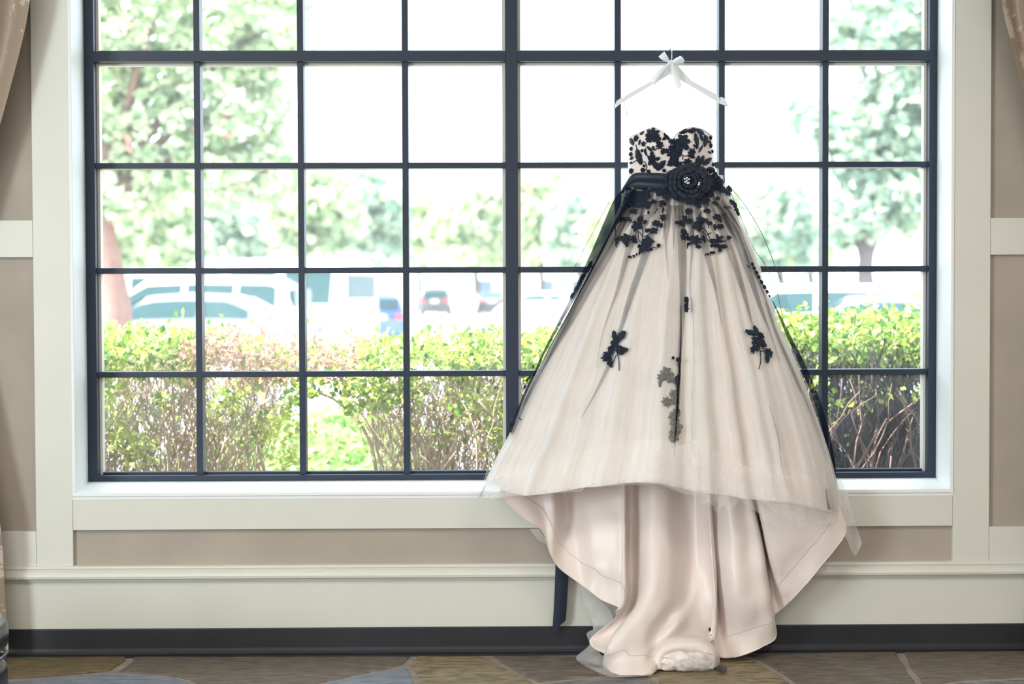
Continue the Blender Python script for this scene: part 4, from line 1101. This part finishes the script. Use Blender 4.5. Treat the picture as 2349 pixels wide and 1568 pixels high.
MB().tube(resample(hp, 24), 0.0024, 8).build('hook', M['steel'], hang, smooth=True)
bow = empty('ribbon_bow', P(1538, 143, HY - .01), 'white satin ribbon bow tied round the neck of the hanger', 'bow')
OZ = lambda x, y, d: P(1390 + x * .1403, 90 + y * .1403, HY - d)
def ribbon(lines, name, nt=14, ns=5): 
    return MB().grid(loft([[OZ(*p) for p in l] for l in lines], nt, ns)).build(name, M['ribbon'], bow, smooth=True)
kn = MB()
k0 = OZ(1055, 385, .022)
rk = []
for i in range(9):
    a = i / 8 * math.pi
    rk.append([k0 + Vector((0.010 * math.sin(2 * math.pi * k / 12) * math.sin(a) * .8, -0.008 * math.cos(2 * math.pi * k / 12) * math.sin(a), 0.011 * math.cos(a))) for k in range(13)])
kn.grid(rk); kn.build('knot', M['ribbon'], bow, smooth=True)
ribbon([[(1055, 370, .012), (1000, 270, .030), (955, 195, .022)], [(1050, 375, .020), (960, 290, .046), (905, 240, .034)], [(1045, 385, .018), (930, 345, .030), (858, 285, .022)]], 'loop')
ribbon([[(1055, 390, .012), (980, 370, .022), (905, 325, .022)], [(1045, 385, .006), (980, 330, .004), (900, 290, .012)], [(1055, 372, .006), (1000, 280, .004), (950, 205, .012)]], 'loop')
ribbon([[(1060, 370, .012), (1140, 310, .030), (1215, 270, .022)], [(1065, 375, .022), (1150, 350, .046), (1265, 310, .034)], [(1065, 395, .018), (1150, 400, .030), (1272, 388, .022)]], 'loop')
ribbon([[(1065, 395, .010), (1150, 395, .010), (1270, 385, .014)], [(1060, 380, .004), (1150, 350, .0), (1278, 330, .012)], [(1060, 370, .008), (1140, 310, .006), (1215, 272, .014)]], 'loop')
ribbon([[(1030, 385, .018), (900, 470, .030), (800, 580, .026), (738, 662, .020)], [(1040, 395, .026), (930, 510, .036), (830, 630, .030), (770, 720, .024)], [(1050, 405, .018), (985, 500, .024), (890, 640, .020), (788, 758, .020)]], 'tail')
ribbon([[(1050, 395, .018), (1070, 520, .026), (1110, 660, .028), (1158, 828, .020)], [(1080, 390, .026), (1120, 520, .034), (1160, 660, .030), (1200, 795, .024)], [(1110, 395, .018), (1180, 500, .024), (1210, 650, .026), (1242, 762, .020)]], 'tail')
# hanging loops of the dress over the hanger's notches
for pts in ([(1430, 224, HY - .002), (1432, 238, HY - .002), (1441, 275, .14), (1447, 312, .11)], [(1432, 226, HY + .015), (1433, 240, HY + .012), (1444, 280, .15), (1449, 314, .125)],
            [(1651, 224, HY - .002), (1649, 238, HY - .002), (1640, 280, .14), (1634, 310, .11)], [(1649, 226, HY + .015), (1648, 240, HY + .012), (1637, 280, .15), (1632, 312, .125)]):
    MB().tube(resample([P(*p) for p in pts], 16), 0.0011, 5).build('hanging_loop', M['thread'], dress, smooth=True)

# ------------------------------------------------------------------ curtains and seat at the edges of the room
def curtain(sign, edge_px, lab):
    root = empty('curtain', (sign * 2.25, -0.10, 0.0), lab, 'curtain', 'damask curtains beside the window')
    # inner edge and outer edge as functions of height: drawn aside at the tie-back
    z = [3.42, 2.9, 2.5, 2.2, 1.9, 1.55, 1.30]
    inner, lower = edge_px
    lines = []
    n = 26
    outer = sign * 2.75
    for i in range(n + 1):
        s = i / n
        pts = []
        for k, (xz, zz) in enumerate(inner):
            tie = max(0.0, min(1.0, (2.9 - zz) / 1.5))
            xo = outer * (1 - tie) + sign * 2.32 * tie
            x = xz + (xo - xz) * s
            amp = 0.045 * (1 - tie * .55)
            y = -0.105 - amp * math.sin(s * 2 * math.pi * 5.5 + zz * .6) - 0.02 * math.sin(s * 21 + zz * 2) * tie
            pts.append(Vector((x, y, zz)))
        lines.append(pts)
    MB().grid(loft(lines, 44, 2)).build('drape', M['curtain'], root, smooth=True)
    lines = []
    for i in range(n + 1):
        s = i / n; pts = []
        for k, (xz, zz) in enumerate(lower):
            t = max(0.0, min(1.0, (1.25 - zz) / 0.8))
            xo = sign * (2.32 + 0.33 * t)
            x = xz + (xo - xz) * s
            y = -0.10 - (0.02 + 0.035 * t) * math.sin(s * 2 * math.pi * 4.5 + .6)
            pts.append(Vector((x, y, zz)))
        lines.append(pts)
    MB().grid(loft(lines, 40, 2)).build('lower_drape', M['curtain'], root, smooth=True)
    # cord that ties it back
    a = [Vector((sign * (2.12 + 0.13 * (1 - math.cos(t))) , -0.10 - 0.085 * math.sin(t), 1.27 + 0.05 * (1 - math.cos(t)) / 2)) for t in [k * 2 * math.pi / 20 for k in range(21)]]
    MB().tube(a, 0.014, 8).build('tie_back', M['curtain'], root, smooth=True)
    return root
def ex(px, py, y=-0.12): return P(px, py, y)
def inner_edge(pxs): return [(P(px, py, -0.12).x, P(px, py, -0.12).z) for px, py in pxs]
LI = [(P(78, 0, -.12).x + .05, 3.46)] + inner_edge([(110, -300), (72, 0), (52, 100), (28, 190), (0, 290), (-35, 400), (-70, 530), (-95, 650), (-105, 700)])
LL = inner_edge([(-105, 700), (-70, 850), (-30, 1050), (2, 1200), (12, 1330), (19, 1445), (22, 1492)])
curtain(-1, (LI, LL), 'tan damask curtain tied back at the left of the window')
RI = [(P(2292, 0, -.12).x - .05, 3.46)] + inner_edge([(2262, -300), (2294, 0), (2312, 80), (2332, 160), (2352, 225), (2390, 350), (2430, 520), (2455, 650), (2462, 700)])
RL = inner_edge([(2462, 700), (2440, 850), (2415, 1050), (2390, 1200), (2380, 1330), (2372, 1445), (2370, 1480)])
curtain(1, (RI, RL), 'tan damask curtain tied back at the right of the window')

ot = empty('leather_ottoman', (-2.0, -1.25, 0.0), 'glossy navy black leather seat at the left end of the floor', 'ottoman')
oxr = P(21, 1480, -0.95).x + 0.022
otop = P(8, 1398, -0.95).z
def cushion(x0, x1, y0, y1, z0, z1, r, name, puff=0.02):
    n = 14; cols = []
    for i in range(2 * n + 1):
        a = -math.pi / 2 + math.pi * i / (2 * n)
        col = []
        for k in range(49):
            t = 2 * math.pi * k / 48
            cx, sx = math.cos(t), math.sin(t); e = 0.28
            ux = math.copysign(abs(cx) ** e, cx); uy = math.copysign(abs(sx) ** e, sx)
            hr = math.copysign(abs(math.cos(a)) ** 0.35, 1); vz = math.copysign(abs(math.sin(a)) ** 0.45, math.sin(a))
            col.append(Vector(((x0 + x1) / 2 + (x1 - x0) / 2 * ux * hr, (y0 + y1) / 2 + (y1 - y0) / 2 * uy * hr, (z0 + z1) / 2 + (z1 - z0) / 2 * vz)))
        cols.append(col)
    return MB().grid(cols).build(name, M['leather'], ot, smooth=True)
cushion(oxr - 0.62, oxr, -1.55, -0.93, 0.235, otop, .05, 'cushion')
cushion(oxr - 0.615, oxr - 0.002, -1.545, -0.935, 0.05, 0.245, .05, 'base')
pip = [Vector((oxr - .31 + .305 * math.copysign(abs(math.cos(t)) ** .3, math.cos(t)), -1.24 + .305 * math.copysign(abs(math.sin(t)) ** .3, math.sin(t)), 0.24)) for t in [k * 2 * math.pi / 48 for k in range(49)]]
MB().tube(pip, 0.006, 6).build('piping', M['leather'], ot, smooth=True)
for dx in (-.55, -.06):
    for y in (-1.48, -1.0):
        MB().tube([Vector((oxr + dx, y, 0.0)), Vector((oxr + dx, y, 0.065))], [.018, .026], 10).build('foot', M['wood'], ot)

# spots of the added ceiling fill lights; no panels are built
for x, y, s in ((-2.0, -3.6, 1.2), (2.0, -3.6, 1.2), (0.0, -7.0, 1.6)):
    pass

# ------------------------------------------------------------------ outdoors
rnd = random.Random(21)
def gz(y): return -0.06 + 0.0048 * max(0, y - 8)
g = MB()
g.add([(-90, 0.33, -0.06), (90, 0.33, -0.06), (90, 8, -0.06), (-90, 8, -0.06), (90, 200, gz(200)), (-90, 200, gz(200))], [(0, 1, 2, 3), (3, 2, 4, 5)])
tag(g.build('ground', M['asphalt']), kind='structure')
tag(MB().box(-8, 8, 0.4, 5.2, -0.07, -0.045).build('ground_bed', M['soil']), kind='structure')

def leaf_faces(mb, c, size, rnd, up=0.3, long=1.5):
    n = Vector((rnd.gauss(0, 1), rnd.gauss(0, 1), rnd.gauss(0, 1) + up)); n.normalize()
    a = n.cross(Vector((rnd.gauss(0, 1), rnd.gauss(0, 1), rnd.gauss(0, 1)))); 
    if a.length < 1e-3: a = Vector((1, 0, 0))
    a.normalize(); b = n.cross(a)
    s = size * rnd.uniform(.7, 1.3); l = s * long
    b0 = len(mb.v)
    mb.v += [c - a * l / 2, c + b * s * .5 + n * s * .12 - a * l * .05, c + a * l / 2, c - b * s * .5 + n * s * .12 - a * l * .05]
    mb.f += [[b0, b0 + 1, b0 + 2], [b0, b0 + 2, b0 + 3]]

# the hedge
hedge = empty('clipped_hedge', (0.2, 1.5, -0.05), 'clipped green hedge with bare brown twigs growing outside the window', 'hedge')
HY0, HY1 = 1.05, 1.95
def hedge_top(x): # height of the clipped top
    return lerp_table([(-3.6, 1.23), (-2.0, 1.215), (-1.2, 1.195), (-0.85, 1.15), (-0.3, 1.16), (0.0, 1.19), (0.5, 1.21), (1.0, 1.26), (1.5, 1.275), (2.2, 1.29), (3.6, 1.31)], x) + 0.02 * math.sin(x * 9) * math.sin(x * 23)
def gap(x, z):   # opening low in the hedge
    return ((x + 0.81) / 0.27) ** 2 + ((z - 0.40) / 0.52) ** 2 < 1
lv, lb = MB(), MB()
parts_leaf = []
for i in range(64000):
    x = rnd.uniform(-3.5, 3.5); top = hedge_top(x)
    dense = 0.17 + 0.10 * mnoise.noise(Vector((x * 1.7, 3.1, 0)))
    if x > 0.9: dense += 0.06
    dz = abs(rnd.gauss(0, dense)) if rnd.random() < .86 else rnd.uniform(0, 1.1)
    y = rnd.uniform(HY0, HY1)
    z = top - dz + 0.03 * rnd.gauss(0, 1) - 0.08 * abs((y - 1.5) / .45) ** 3
    if z < 0.0 or gap(x, z): continue
    if dz > .05 and mnoise.noise(Vector((x * 5, y * 3, z * 6))) < -0.10 + min(.40, dz * .8): continue
    brown = (((x + 1.10) / .36) ** 2 + ((z - 1.10) / .14) ** 2 < 1) or (((x + 0.72) / .12) ** 2 + ((z - 1.12) / .14) ** 2 < 1)
    c = Vector((x, y, z))
    if brown and rnd.random() < .85: leaf_faces(lb, c, 0.022, rnd)
    else:
        if y < 1.25 and len(parts_leaf) < 280 and abs(x) < 2.2 and rnd.random() < .06: parts_leaf.append(c)
        else: leaf_faces(lv, c, 0.026, rnd)
tag(lv.build('foliage', M['leaf'], hedge), kind='stuff')
tag(lb.build('dry_foliage', M['leaf_brown'], hedge), kind='stuff')
lm = MB(); L_ = .034
lm.add([(-L_ / 2, 0, 0), (-.006, .011, .003), (.004, .012, .003), (L_ / 2, 0, .001), (.004, -.012, .003), (-.006, -.011, .003), (0, 0, -.001)], [(0, 6, 1), (1, 6, 2), (2, 6, 3), (3, 6, 4), (4, 6, 5), (5, 6, 0)])
me0 = bpy.data.meshes.new('leaf'); me0.from_pydata([tuple(v) for v in lm.v], [], lm.f); me0.materials.append(M['leaf'])
for c in parts_leaf:
    o = bpy.data.objects.new('leaf', me0); sc.collection.objects.link(o); o.parent = hedge
    o.location = c - hedge.location; o.rotation_euler = (rnd.uniform(-1, 1), rnd.uniform(-1, 1), rnd.uniform(0, 6.3))
# twigs and branches
tw, td = MB(), MB()
def wiggle(p, top, n, lean, amp):
    pts = [p]
    d = Vector((lean + rnd.gauss(0, .25), rnd.gauss(0, .15), 1)).normalized()
    L = (top - p.z) / n
    for i in range(n):
        d = (d + Vector((rnd.gauss(0, amp), rnd.gauss(0, amp * .7), 0.10))).normalized()
        pts.append(pts[-1] + d * L)
    return pts
def in_gap(pts): return any(gap(q.x, q.z) for q in pts)
for i in range(12500):
    x = rnd.uniform(-3.4, 3.4); y = rnd.uniform(HY0 + .05, HY1 - .05)
    z0 = rnd.uniform(0.05, .85); h = rnd.uniform(.25, .6); t = min(hedge_top(x) - .03, z0 + h)
    pts = wiggle(Vector((x, y, z0)), t, 6, rnd.gauss(0, .3), .30)
    if in_gap(pts): continue
    r = rnd.uniform(.0014, .0036)
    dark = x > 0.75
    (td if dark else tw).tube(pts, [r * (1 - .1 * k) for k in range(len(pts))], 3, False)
for i in range(2600):   # the right end is denser, its shade put into the twig colour
    x = rnd.uniform(.8, 3.4); y = rnd.uniform(HY0 + .25, HY1)
    z0 = rnd.uniform(0.0, .8); h = rnd.uniform(.3, .6); t = min(hedge_top(x) - .03, z0 + h)
    pts = wiggle(Vector((x, y, z0)), t, 5, rnd.gauss(0, .3), .28)
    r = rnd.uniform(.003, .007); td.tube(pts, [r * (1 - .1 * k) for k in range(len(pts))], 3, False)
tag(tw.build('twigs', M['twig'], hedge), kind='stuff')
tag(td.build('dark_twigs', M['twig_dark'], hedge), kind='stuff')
for i in range(230):
    x = rnd.uniform(-3.0, 3.0); y = rnd.uniform(HY0 + .02, HY0 + .45)
    dark = x > .75
    z0 = rnd.uniform(-.05, .45); n = 8
    pts = wiggle(Vector((x, y, z0)), min(hedge_top(x) - .06, z0 + rnd.uniform(.5, .95)), n, rnd.gauss(0, .35), .26)
    if in_gap(pts): continue
    r = rnd.uniform(.006, .011)
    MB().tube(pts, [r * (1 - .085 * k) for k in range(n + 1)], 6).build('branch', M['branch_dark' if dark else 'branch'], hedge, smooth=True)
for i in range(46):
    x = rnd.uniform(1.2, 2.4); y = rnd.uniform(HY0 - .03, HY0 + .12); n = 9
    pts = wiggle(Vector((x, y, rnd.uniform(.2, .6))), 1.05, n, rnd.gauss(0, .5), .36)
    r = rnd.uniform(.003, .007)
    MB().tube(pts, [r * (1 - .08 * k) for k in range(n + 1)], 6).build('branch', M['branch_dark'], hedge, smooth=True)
sl = MB()
for i in range(900):
    x = rnd.uniform(.9, 2.6) if i < 450 else rnd.uniform(-2.4, 0.4); y = rnd.uniform(HY0 - .02, HY1 + .3); z = rnd.uniform(.1, .95)
    if not gap(x, z): leaf_faces(sl, Vector((x, y, z)), .020, rnd)
for cx_, cz_ in ((-1.75, .86), (-1.68, .74), (-1.60, .66), (-.02, .88), (.02, .74), (-.92, .62), (-.98, .50), (-.95, .78), (-1.2, .9), (.3, .8)):   # tufts low on the hedge
    for i in range(120):
        leaf_faces(sl, Vector((cx_ + rnd.gauss(0, .055), HY0 + .05 + abs(rnd.gauss(0, .08)), cz_ + rnd.gauss(0, .045))), .025, rnd)
tag(sl.build('low_foliage', M['leaf_pale'], hedge), kind='stuff')
# leaning old stems framing the gap
for pts in ([(-1.02, 1.2, .0), (-1.0, 1.2, .4), (-1.08, 1.2, .75), (-1.0, 1.22, 1.0)], [(-.42, 1.2, .0), (-.5, 1.2, .35), (-.56, 1.2, .72), (-.72, 1.22, .9), (-.9, 1.24, .96)],
            [(-.05, 1.2, .1), (-.22, 1.2, .5), (-.36, 1.2, .8), (-.5, 1.22, 1.05)], [(-.1, 1.25, .3), (-.28, 1.22, .62), (-.45, 1.2, .85)]):
    MB().tube(resample([Vector(p) for p in pts], 14), [.013 - .0006 * k for k in range(14)], 6).build('branch', M['branch'], hedge, smooth=True)

# low plants seen through the gap
gc = MB()
for i in range(22000):
    y = rnd.uniform(2.2, 5.1); x = -(y + 6) / 7.3 * .80 + rnd.gauss(0, .30)
    hgt = .12 + .55 * max(0, min(1, (y - 2.4) / 2.2)) * (0.75 + .5 * mnoise.noise(Vector((x * 2, y * 2, 0))))
    z = -.03 + hgt * rnd.uniform(.15, 1) ** .5 + rnd.gauss(0, .03)
    leaf_faces(gc, Vector((x, y, z)), .05, rnd, 1.0)
o = gc.build('ground_cover', M['cover']); tag(o, 'bright green ground cover leaves seen through the hedge gap', 'ground cover', kind='stuff')

# trees
def tree(name, lab, px, Y, trunk_top_py, blobs, leafmat, barkmat, count, lsize, trunk_r, lean=0.0, group=None, flowers=None):
    base = P(px, 700, Y); base.z = gz(Y)
    root = empty(name, base, lab, 'tree', group)
    top = P(px + lean, trunk_top_py, Y)
    tr = MB()
    pts = resample([base, base.lerp(top, .35) + Vector((trunk_r * .5, 0, 0)), base.lerp(top, .7) - Vector((trunk_r * .3, 0, 0)), top], 14)
    tr.tube(pts, [trunk_r * (1.25 - .6 * k / 13) for k in range(14)], 10)
    tr.build('trunk', M[barkmat], root, smooth=True)
    bl = []
    for bx, by, rx, ry in blobs:
        c = P(bx, by, Y); s = (Y + 6) / FPX
        bl.append((c, rx * s, ry * s, max(rx, ry) * s * .8))
    for c, a, b, d in bl:
        mid = top.lerp(c, .5) + Vector((rnd.gauss(0, .1), rnd.gauss(0, .1), 0)) * a
        MB().tube(resample([pts[10], mid, c], 8), [trunk_r * .45 * (1 - .1 * k) for k in range(8)], 6).build('bough', M[barkmat], root, smooth=True)
    lf = MB(); tot = sum(a * b for _, a, b, _ in bl)
    fl = MB()
    for c, a, b, d in bl:
        for i in range(int(count * a * b / tot)):
            v = Vector((rnd.gauss(0, 1), rnd.gauss(0, 1), rnd.gauss(0, 1))); v.normalize()
            r = rnd.uniform(.25, 1) ** .5
            q = Vector((c.x + v.x * r * a, c.y + v.y * r * d, c.z + v.z * r * b))
            if mnoise.noise(q * (1.6 / max(.6, a * .5))) < -.12: continue
            leaf_faces(fl if (flowers and rnd.random() < flowers) else lf, q, lsize, rnd, .3)
    tag(lf.build('leaves', M[leafmat], root), kind='stuff')
    if fl.v: tag(fl.build('blossom', M['flower_red'], root), kind='stuff')
    return root
tree('shade_tree', 'tall leafy tree with a reddish trunk at the left of the window', 258, 17, 330,
     [(300, 60, 150, 130), (480, 130, 160, 120), (350, 290, 130, 110), (560, 260, 120, 110), (620, 60, 110, 110), (300, 430, 110, 90), (480, 400, 120, 90), (200, 150, 100, 200), (620, 400, 70, 80), (420, -120, 300, 120)], 'tree_leaf', 'bark', 15000, .13, .20, -20, flowers=.012)
tree('shade_tree', 'blue green broad tree at the right end of the window', 1992, 30, 560,
     [(2010, 60, 150, 100), (2060, 260, 130, 110), (1960, 330, 100, 90), (2080, 440, 120, 110), (1960, 500, 90, 80), (1850, 270, 70, 50), (2150, 200, 100, 160), (1980, -80, 130, 90)], 'tree_leaf_cool', 'bark_grey', 9000, .22, .24, 0)
far = [(330, 520, 150, 80, 60, 'tree_leaf'), (560, 500, 130, 95, 72, 'tree_leaf_cool'), (720, 470, 110, 110, 66, 'tree_leaf'), (830, 490, 110, 105, 78, 'tree_leaf_cool'), (960, 510, 120, 90, 118, 'tree_leaf'), (1090, 500, 110, 95, 106, 'tree_leaf'), (1240, 480, 90, 95, 114, 'tree_leaf'),
       (1330, 510, 80, 90, 96, 'tree_leaf_cool'), (1440, 500, 110, 100, 74, 'tree_leaf'), (1620, 510, 110, 100, 95, 'tree_leaf'), (1790, 500, 80, 95, 70, 'tree_leaf_cool'), (1860, 540, 60, 60, 80, 'tree_leaf')]
far_lab = ['low bushy tree right of the reddish trunk', 'round green tree behind the white estate car', 'pale green tree standing behind the white van roof', 'full green tree above the right end of the white van', 'pale tree behind the black hatchback', 'light green tree left of the thick window post',
           'pale tree just right of the thick window post', 'cool green tree left of the gown, beside the pale building', 'pale tree partly hidden behind the left side of the gown', 'pale tree partly hidden behind the right side of the gown', 'dusky green tree right of the gown', 'small pale tree beside the broad blue green tree']
for (px, py, rx, ry, Y, lm_), lb_ in zip(far, far_lab):
    bl = [(px, py, rx, ry), (px, 590, rx * 1.1, 34), (px - rx * .5, py + ry * .4, rx * .6, ry * .6), (px + rx * .5, py + ry * .35, rx * .6, ry * .6), (px + rx * .1, py - ry * .5, rx * .6, ry * .6)]
    tree('street_tree', lb_, px, Y, py + ry * .5, bl, lm_, 'bark_grey', int(3400 * max(1.0, (Y / 80) ** 2)), .42, .22, 0, 'trees beyond the car park')

# cars
def car(name, lab, px, Y, kind, heading, paint, L=4.6, W_=1.8, Ht=1.45, cat='car', zoff=0.0):
    b = P(px, 700, Y); root = empty(name, (b.x, b.y, gz(Y) + zoff), lab, cat, 'parked cars', heading)
    S = {'sedan': [(-.5, .55, .0), (-.49, .60, 0), (-.44, .68, 0), (-.30, .70, .02), (-.14, .70, .92), (.05, .70, 1.0), (.18, .69, .93), (.33, .66, .02), (.44, .58, 0), (.49, .48, 0), (.5, .42, 0)],
         'suv': [(-.5, .58, 0), (-.49, .62, .1), (-.46, .64, .72), (-.40, .64, .96), (-.1, .64, 1.0), (.12, .63, .97), (.28, .62, .10), (.33, .61, .0), (.44, .56, 0), (.49, .48, 0), (.5, .40, 0)],
         'van': [(-.5, .50, .7), (-.495, .52, .93), (-.46, .52, .99), (-.2, .52, 1.0), (.1, .52, 1.0), (.24, .52, .94), (.36, .52, .15), (.40, .52, .02), (.47, .47, 0), (.495, .42, 0), (.5, .36, 0)]}[kind]
    sill = .18
    cols = []
    for (sx, belt, cab) in S:
        bz = belt * Ht; rz_ = bz + cab * (Ht - bz); hw_ = W_ / 2 * (1 if abs(sx) < .47 else .93)
        rw = hw_ * (.96 - .20 * cab)
        half = [(0, sill), (hw_ * .92, sill), (hw_, sill + .12), (hw_, bz * .75), (hw_ * .96, bz), (rw + (hw_ * .96 - rw) * .15, bz + (rz_ - bz) * .8), (rw * .9, rz_ - .01), (0, rz_ + .02)]
        full = half + [(-x, z) for x, z in reversed(half[1:-1])] + [half[0]]
        cols.append([Vector((sx * L, x, z)) for x, z in full])
    mb = MB().grid(cols)
    n = len(cols[0]); mb.f.append(list(range(n - 1))); mb.f.append(list(reversed([len(mb.v) - n + k for k in range(n - 1)])))
    mb.build('body', M[paint], root, smooth=True, local=True)
    def side(sx, f, sgn):
        belt, cab = lerp_table([(a, b_) for a, b_, c_ in S], sx), lerp_table([(a, c_) for a, b_, c_ in S], sx)
        bz = belt * Ht; rz_ = bz + cab * (Ht - bz); hw_ = W_ / 2; rw = hw_ * (.96 - .20 * cab)
        x = hw_ * .96 + (rw + (hw_ * .96 - rw) * .15 - hw_ * .96) * f / .8
        return Vector((sx * L, sgn * (x + .012), bz + (rz_ - bz) * f))
    spans = {'sedan': [(-.22, -.04), (-.02, .24)], 'suv': [(-.43, -.27), (-.25, -.05), (-.03, .20)], 'van': [(-.44, -.22), (-.18, .04), (.08, .29)]}[kind]
    for sgn in (-1, 1):
        for a, b_ in spans:
            k = 6; c_ = []
            for i in range(k + 1):
                sx = (a + (b_ - a) * i / k)
                c_.append([side(sx, .06, sgn), side(sx, .45, sgn), side(sx, .78, sgn)])
            MB().grid(c_).build('side_window', M['car_glass'], root, smooth=True, local=True)
    def band(x0, x1, nm):
        c_ = []
        for sx in (x0, (x0 + x1) / 2, x1):
            belt, cab = lerp_table([(a, b_) for a, b_, c2 in S], sx), lerp_table([(a, c2) for a, b_, c2 in S], sx)
            z = belt * Ht + cab * (Ht - belt * Ht) + .03; hw_ = W_ / 2 * (.80 - .12 * cab)
            dx = .012 if x1 > 0 else -.012
            c_.append([Vector((sx * L + dx, -hw_, z - .01)), Vector((sx * L + dx, 0, z)), Vector((sx * L + dx, hw_, z - .01))])
        MB().grid(c_).build(nm, M['car_glass'], root, smooth=True, local=True)
    if kind == 'sedan': band(-.29, -.155, 'rear_window'); band(.195, .32, 'windscreen')
    elif kind == 'suv':
        band(.135, .27, 'windscreen')
        MB().box(-.5 * L - .0, -.478 * L, -W_ * .36, W_ * .36, .66 * Ht, .86 * Ht).build('rear_window', M['car_glass'], root, local=True)
    else:
        band(.25, .355, 'windscreen')
        MB().box(-.502 * L, -.49 * L, -W_ * .38, W_ * .38, .60 * Ht, .84 * Ht).build('rear_window', M['car_glass'], root, local=True)
    r = .32
    for sx in (-.30, .31):
        for sgn in (-1, 1):
            y = sgn * (W_ / 2 - .08)
            MB().tube([Vector((sx * L, y - .11, r)), Vector((sx * L, y + .11, r))], r, 18).build('wheel', M['tyre'], root, local=True)
            MB().tube([Vector((sx * L, y + sgn * .10, r)), Vector((sx * L, y + sgn * .118, r))], r * .62, 14).build('rim', M['rim'], root, local=True)
    tz_ = .60 * Ht if kind == 'sedan' else (.52 * Ht)
    for sgn in (-1, 1):
        MB().box(-.505 * L, -.488 * L, sgn * W_ * .36 - .14, sgn * W_ * .36 + .14, tz_ - .07, tz_ + .07).build('tail_lamp', M['tail'], root, local=True)
    MB().box(-.508 * L, -.497 * L, -.22, .22, tz_ - .08, tz_ + .05).build('number_plate', M['plate'], root, local=True)
    return root
PI = math.pi
car('parked_sedan', 'silver saloon nearest the hedge at the left', 470, 22, 'sedan', PI - .12, 'car_silver', 4.6, 1.8, 1.45)
car('parked_estate', 'white tall estate car behind the silver saloon', 430, 26, 'suv', PI - .12, 'car_white', 4.8, 1.9, 1.80)
car('parked_van', 'white passenger van with a large side window', 587, 30, 'van', PI - .35, 'car_white', 5.3, 2.0, 2.22, 'van')
car('parked_hatchback', 'blue hatchback at the right of the white van', 806, 40, 'suv', PI / 2 + .45, 'car_blue', 4.2, 1.8, 1.5)
car('parked_hatchback', 'black hatchback seen from behind in the far row', 1000, 92, 'suv', PI / 2, 'car_dark', 4.6, 1.9, 1.75)
car('parked_sedan', 'black saloon seen from behind left of the thick window post', 1128, 94, 'sedan', PI / 2, 'car_dark', 4.6, 1.9, 1.5)
car('parked_sedan', 'white saloon between the two black cars in the far row', 1066, 100, 'sedan', PI - .3, 'car_white', 4.6, 1.8, 1.45)
car('parked_sedan', 'white saloon right of the thick window post', 1255, 66, 'sedan', PI - .2, 'car_white', 4.6, 1.8, 1.45)
car('parked_van', 'white van with blue windows far off behind the reddish trunk', 330, 52, 'van', PI - .1, 'car_white', 5.6, 2.0, 2.3, 'van')
car('parked_sedan', 'silver saloon at the right end of the hedge', 2060, 21, 'sedan', PI - .2, 'car_silver', 4.6, 1.8, 1.45, zoff=-.06)
car('parked_estate', 'white estate car between the gown and the right window end', 1850, 25, 'suv', PI - .2, 'car_white', 4.7, 1.85, 1.6)

# pale building far behind
bld = empty('far_building', (P(1310, 600, 120).x, 134, gz(132)), 'pale building with dark windows behind trees left of the gown', 'building')
bx = P(1310, 600, 120).x
MB().box(bx - 9, bx + 11, 132, 138, gz(132), gz(132) + 6.5).build('wall', M['pale'], bld)
MB().box(bx - 9.4, bx + 11.4, 131.6, 138.4, gz(132) + 6.5, gz(132) + 7.0).build('roof', M['pale'], bld)
for i in range(7):
    for k in range(2):
        f = MB().box(bx - 7.6 + i * 2.7, bx - 6.2 + i * 2.7, 131.9, 132.1, gz(132) + 1.0 + 3 * k, gz(132) + 2.6 + 3 * k).build('window', M['car_white'], bld)
        MB().box(bx - 7.5 + i * 2.7, bx - 6.3 + i * 2.7, 131.85, 131.95, gz(132) + 1.1 + 3 * k, gz(132) + 2.5 + 3 * k).build('pane', M['pane_far'], f)
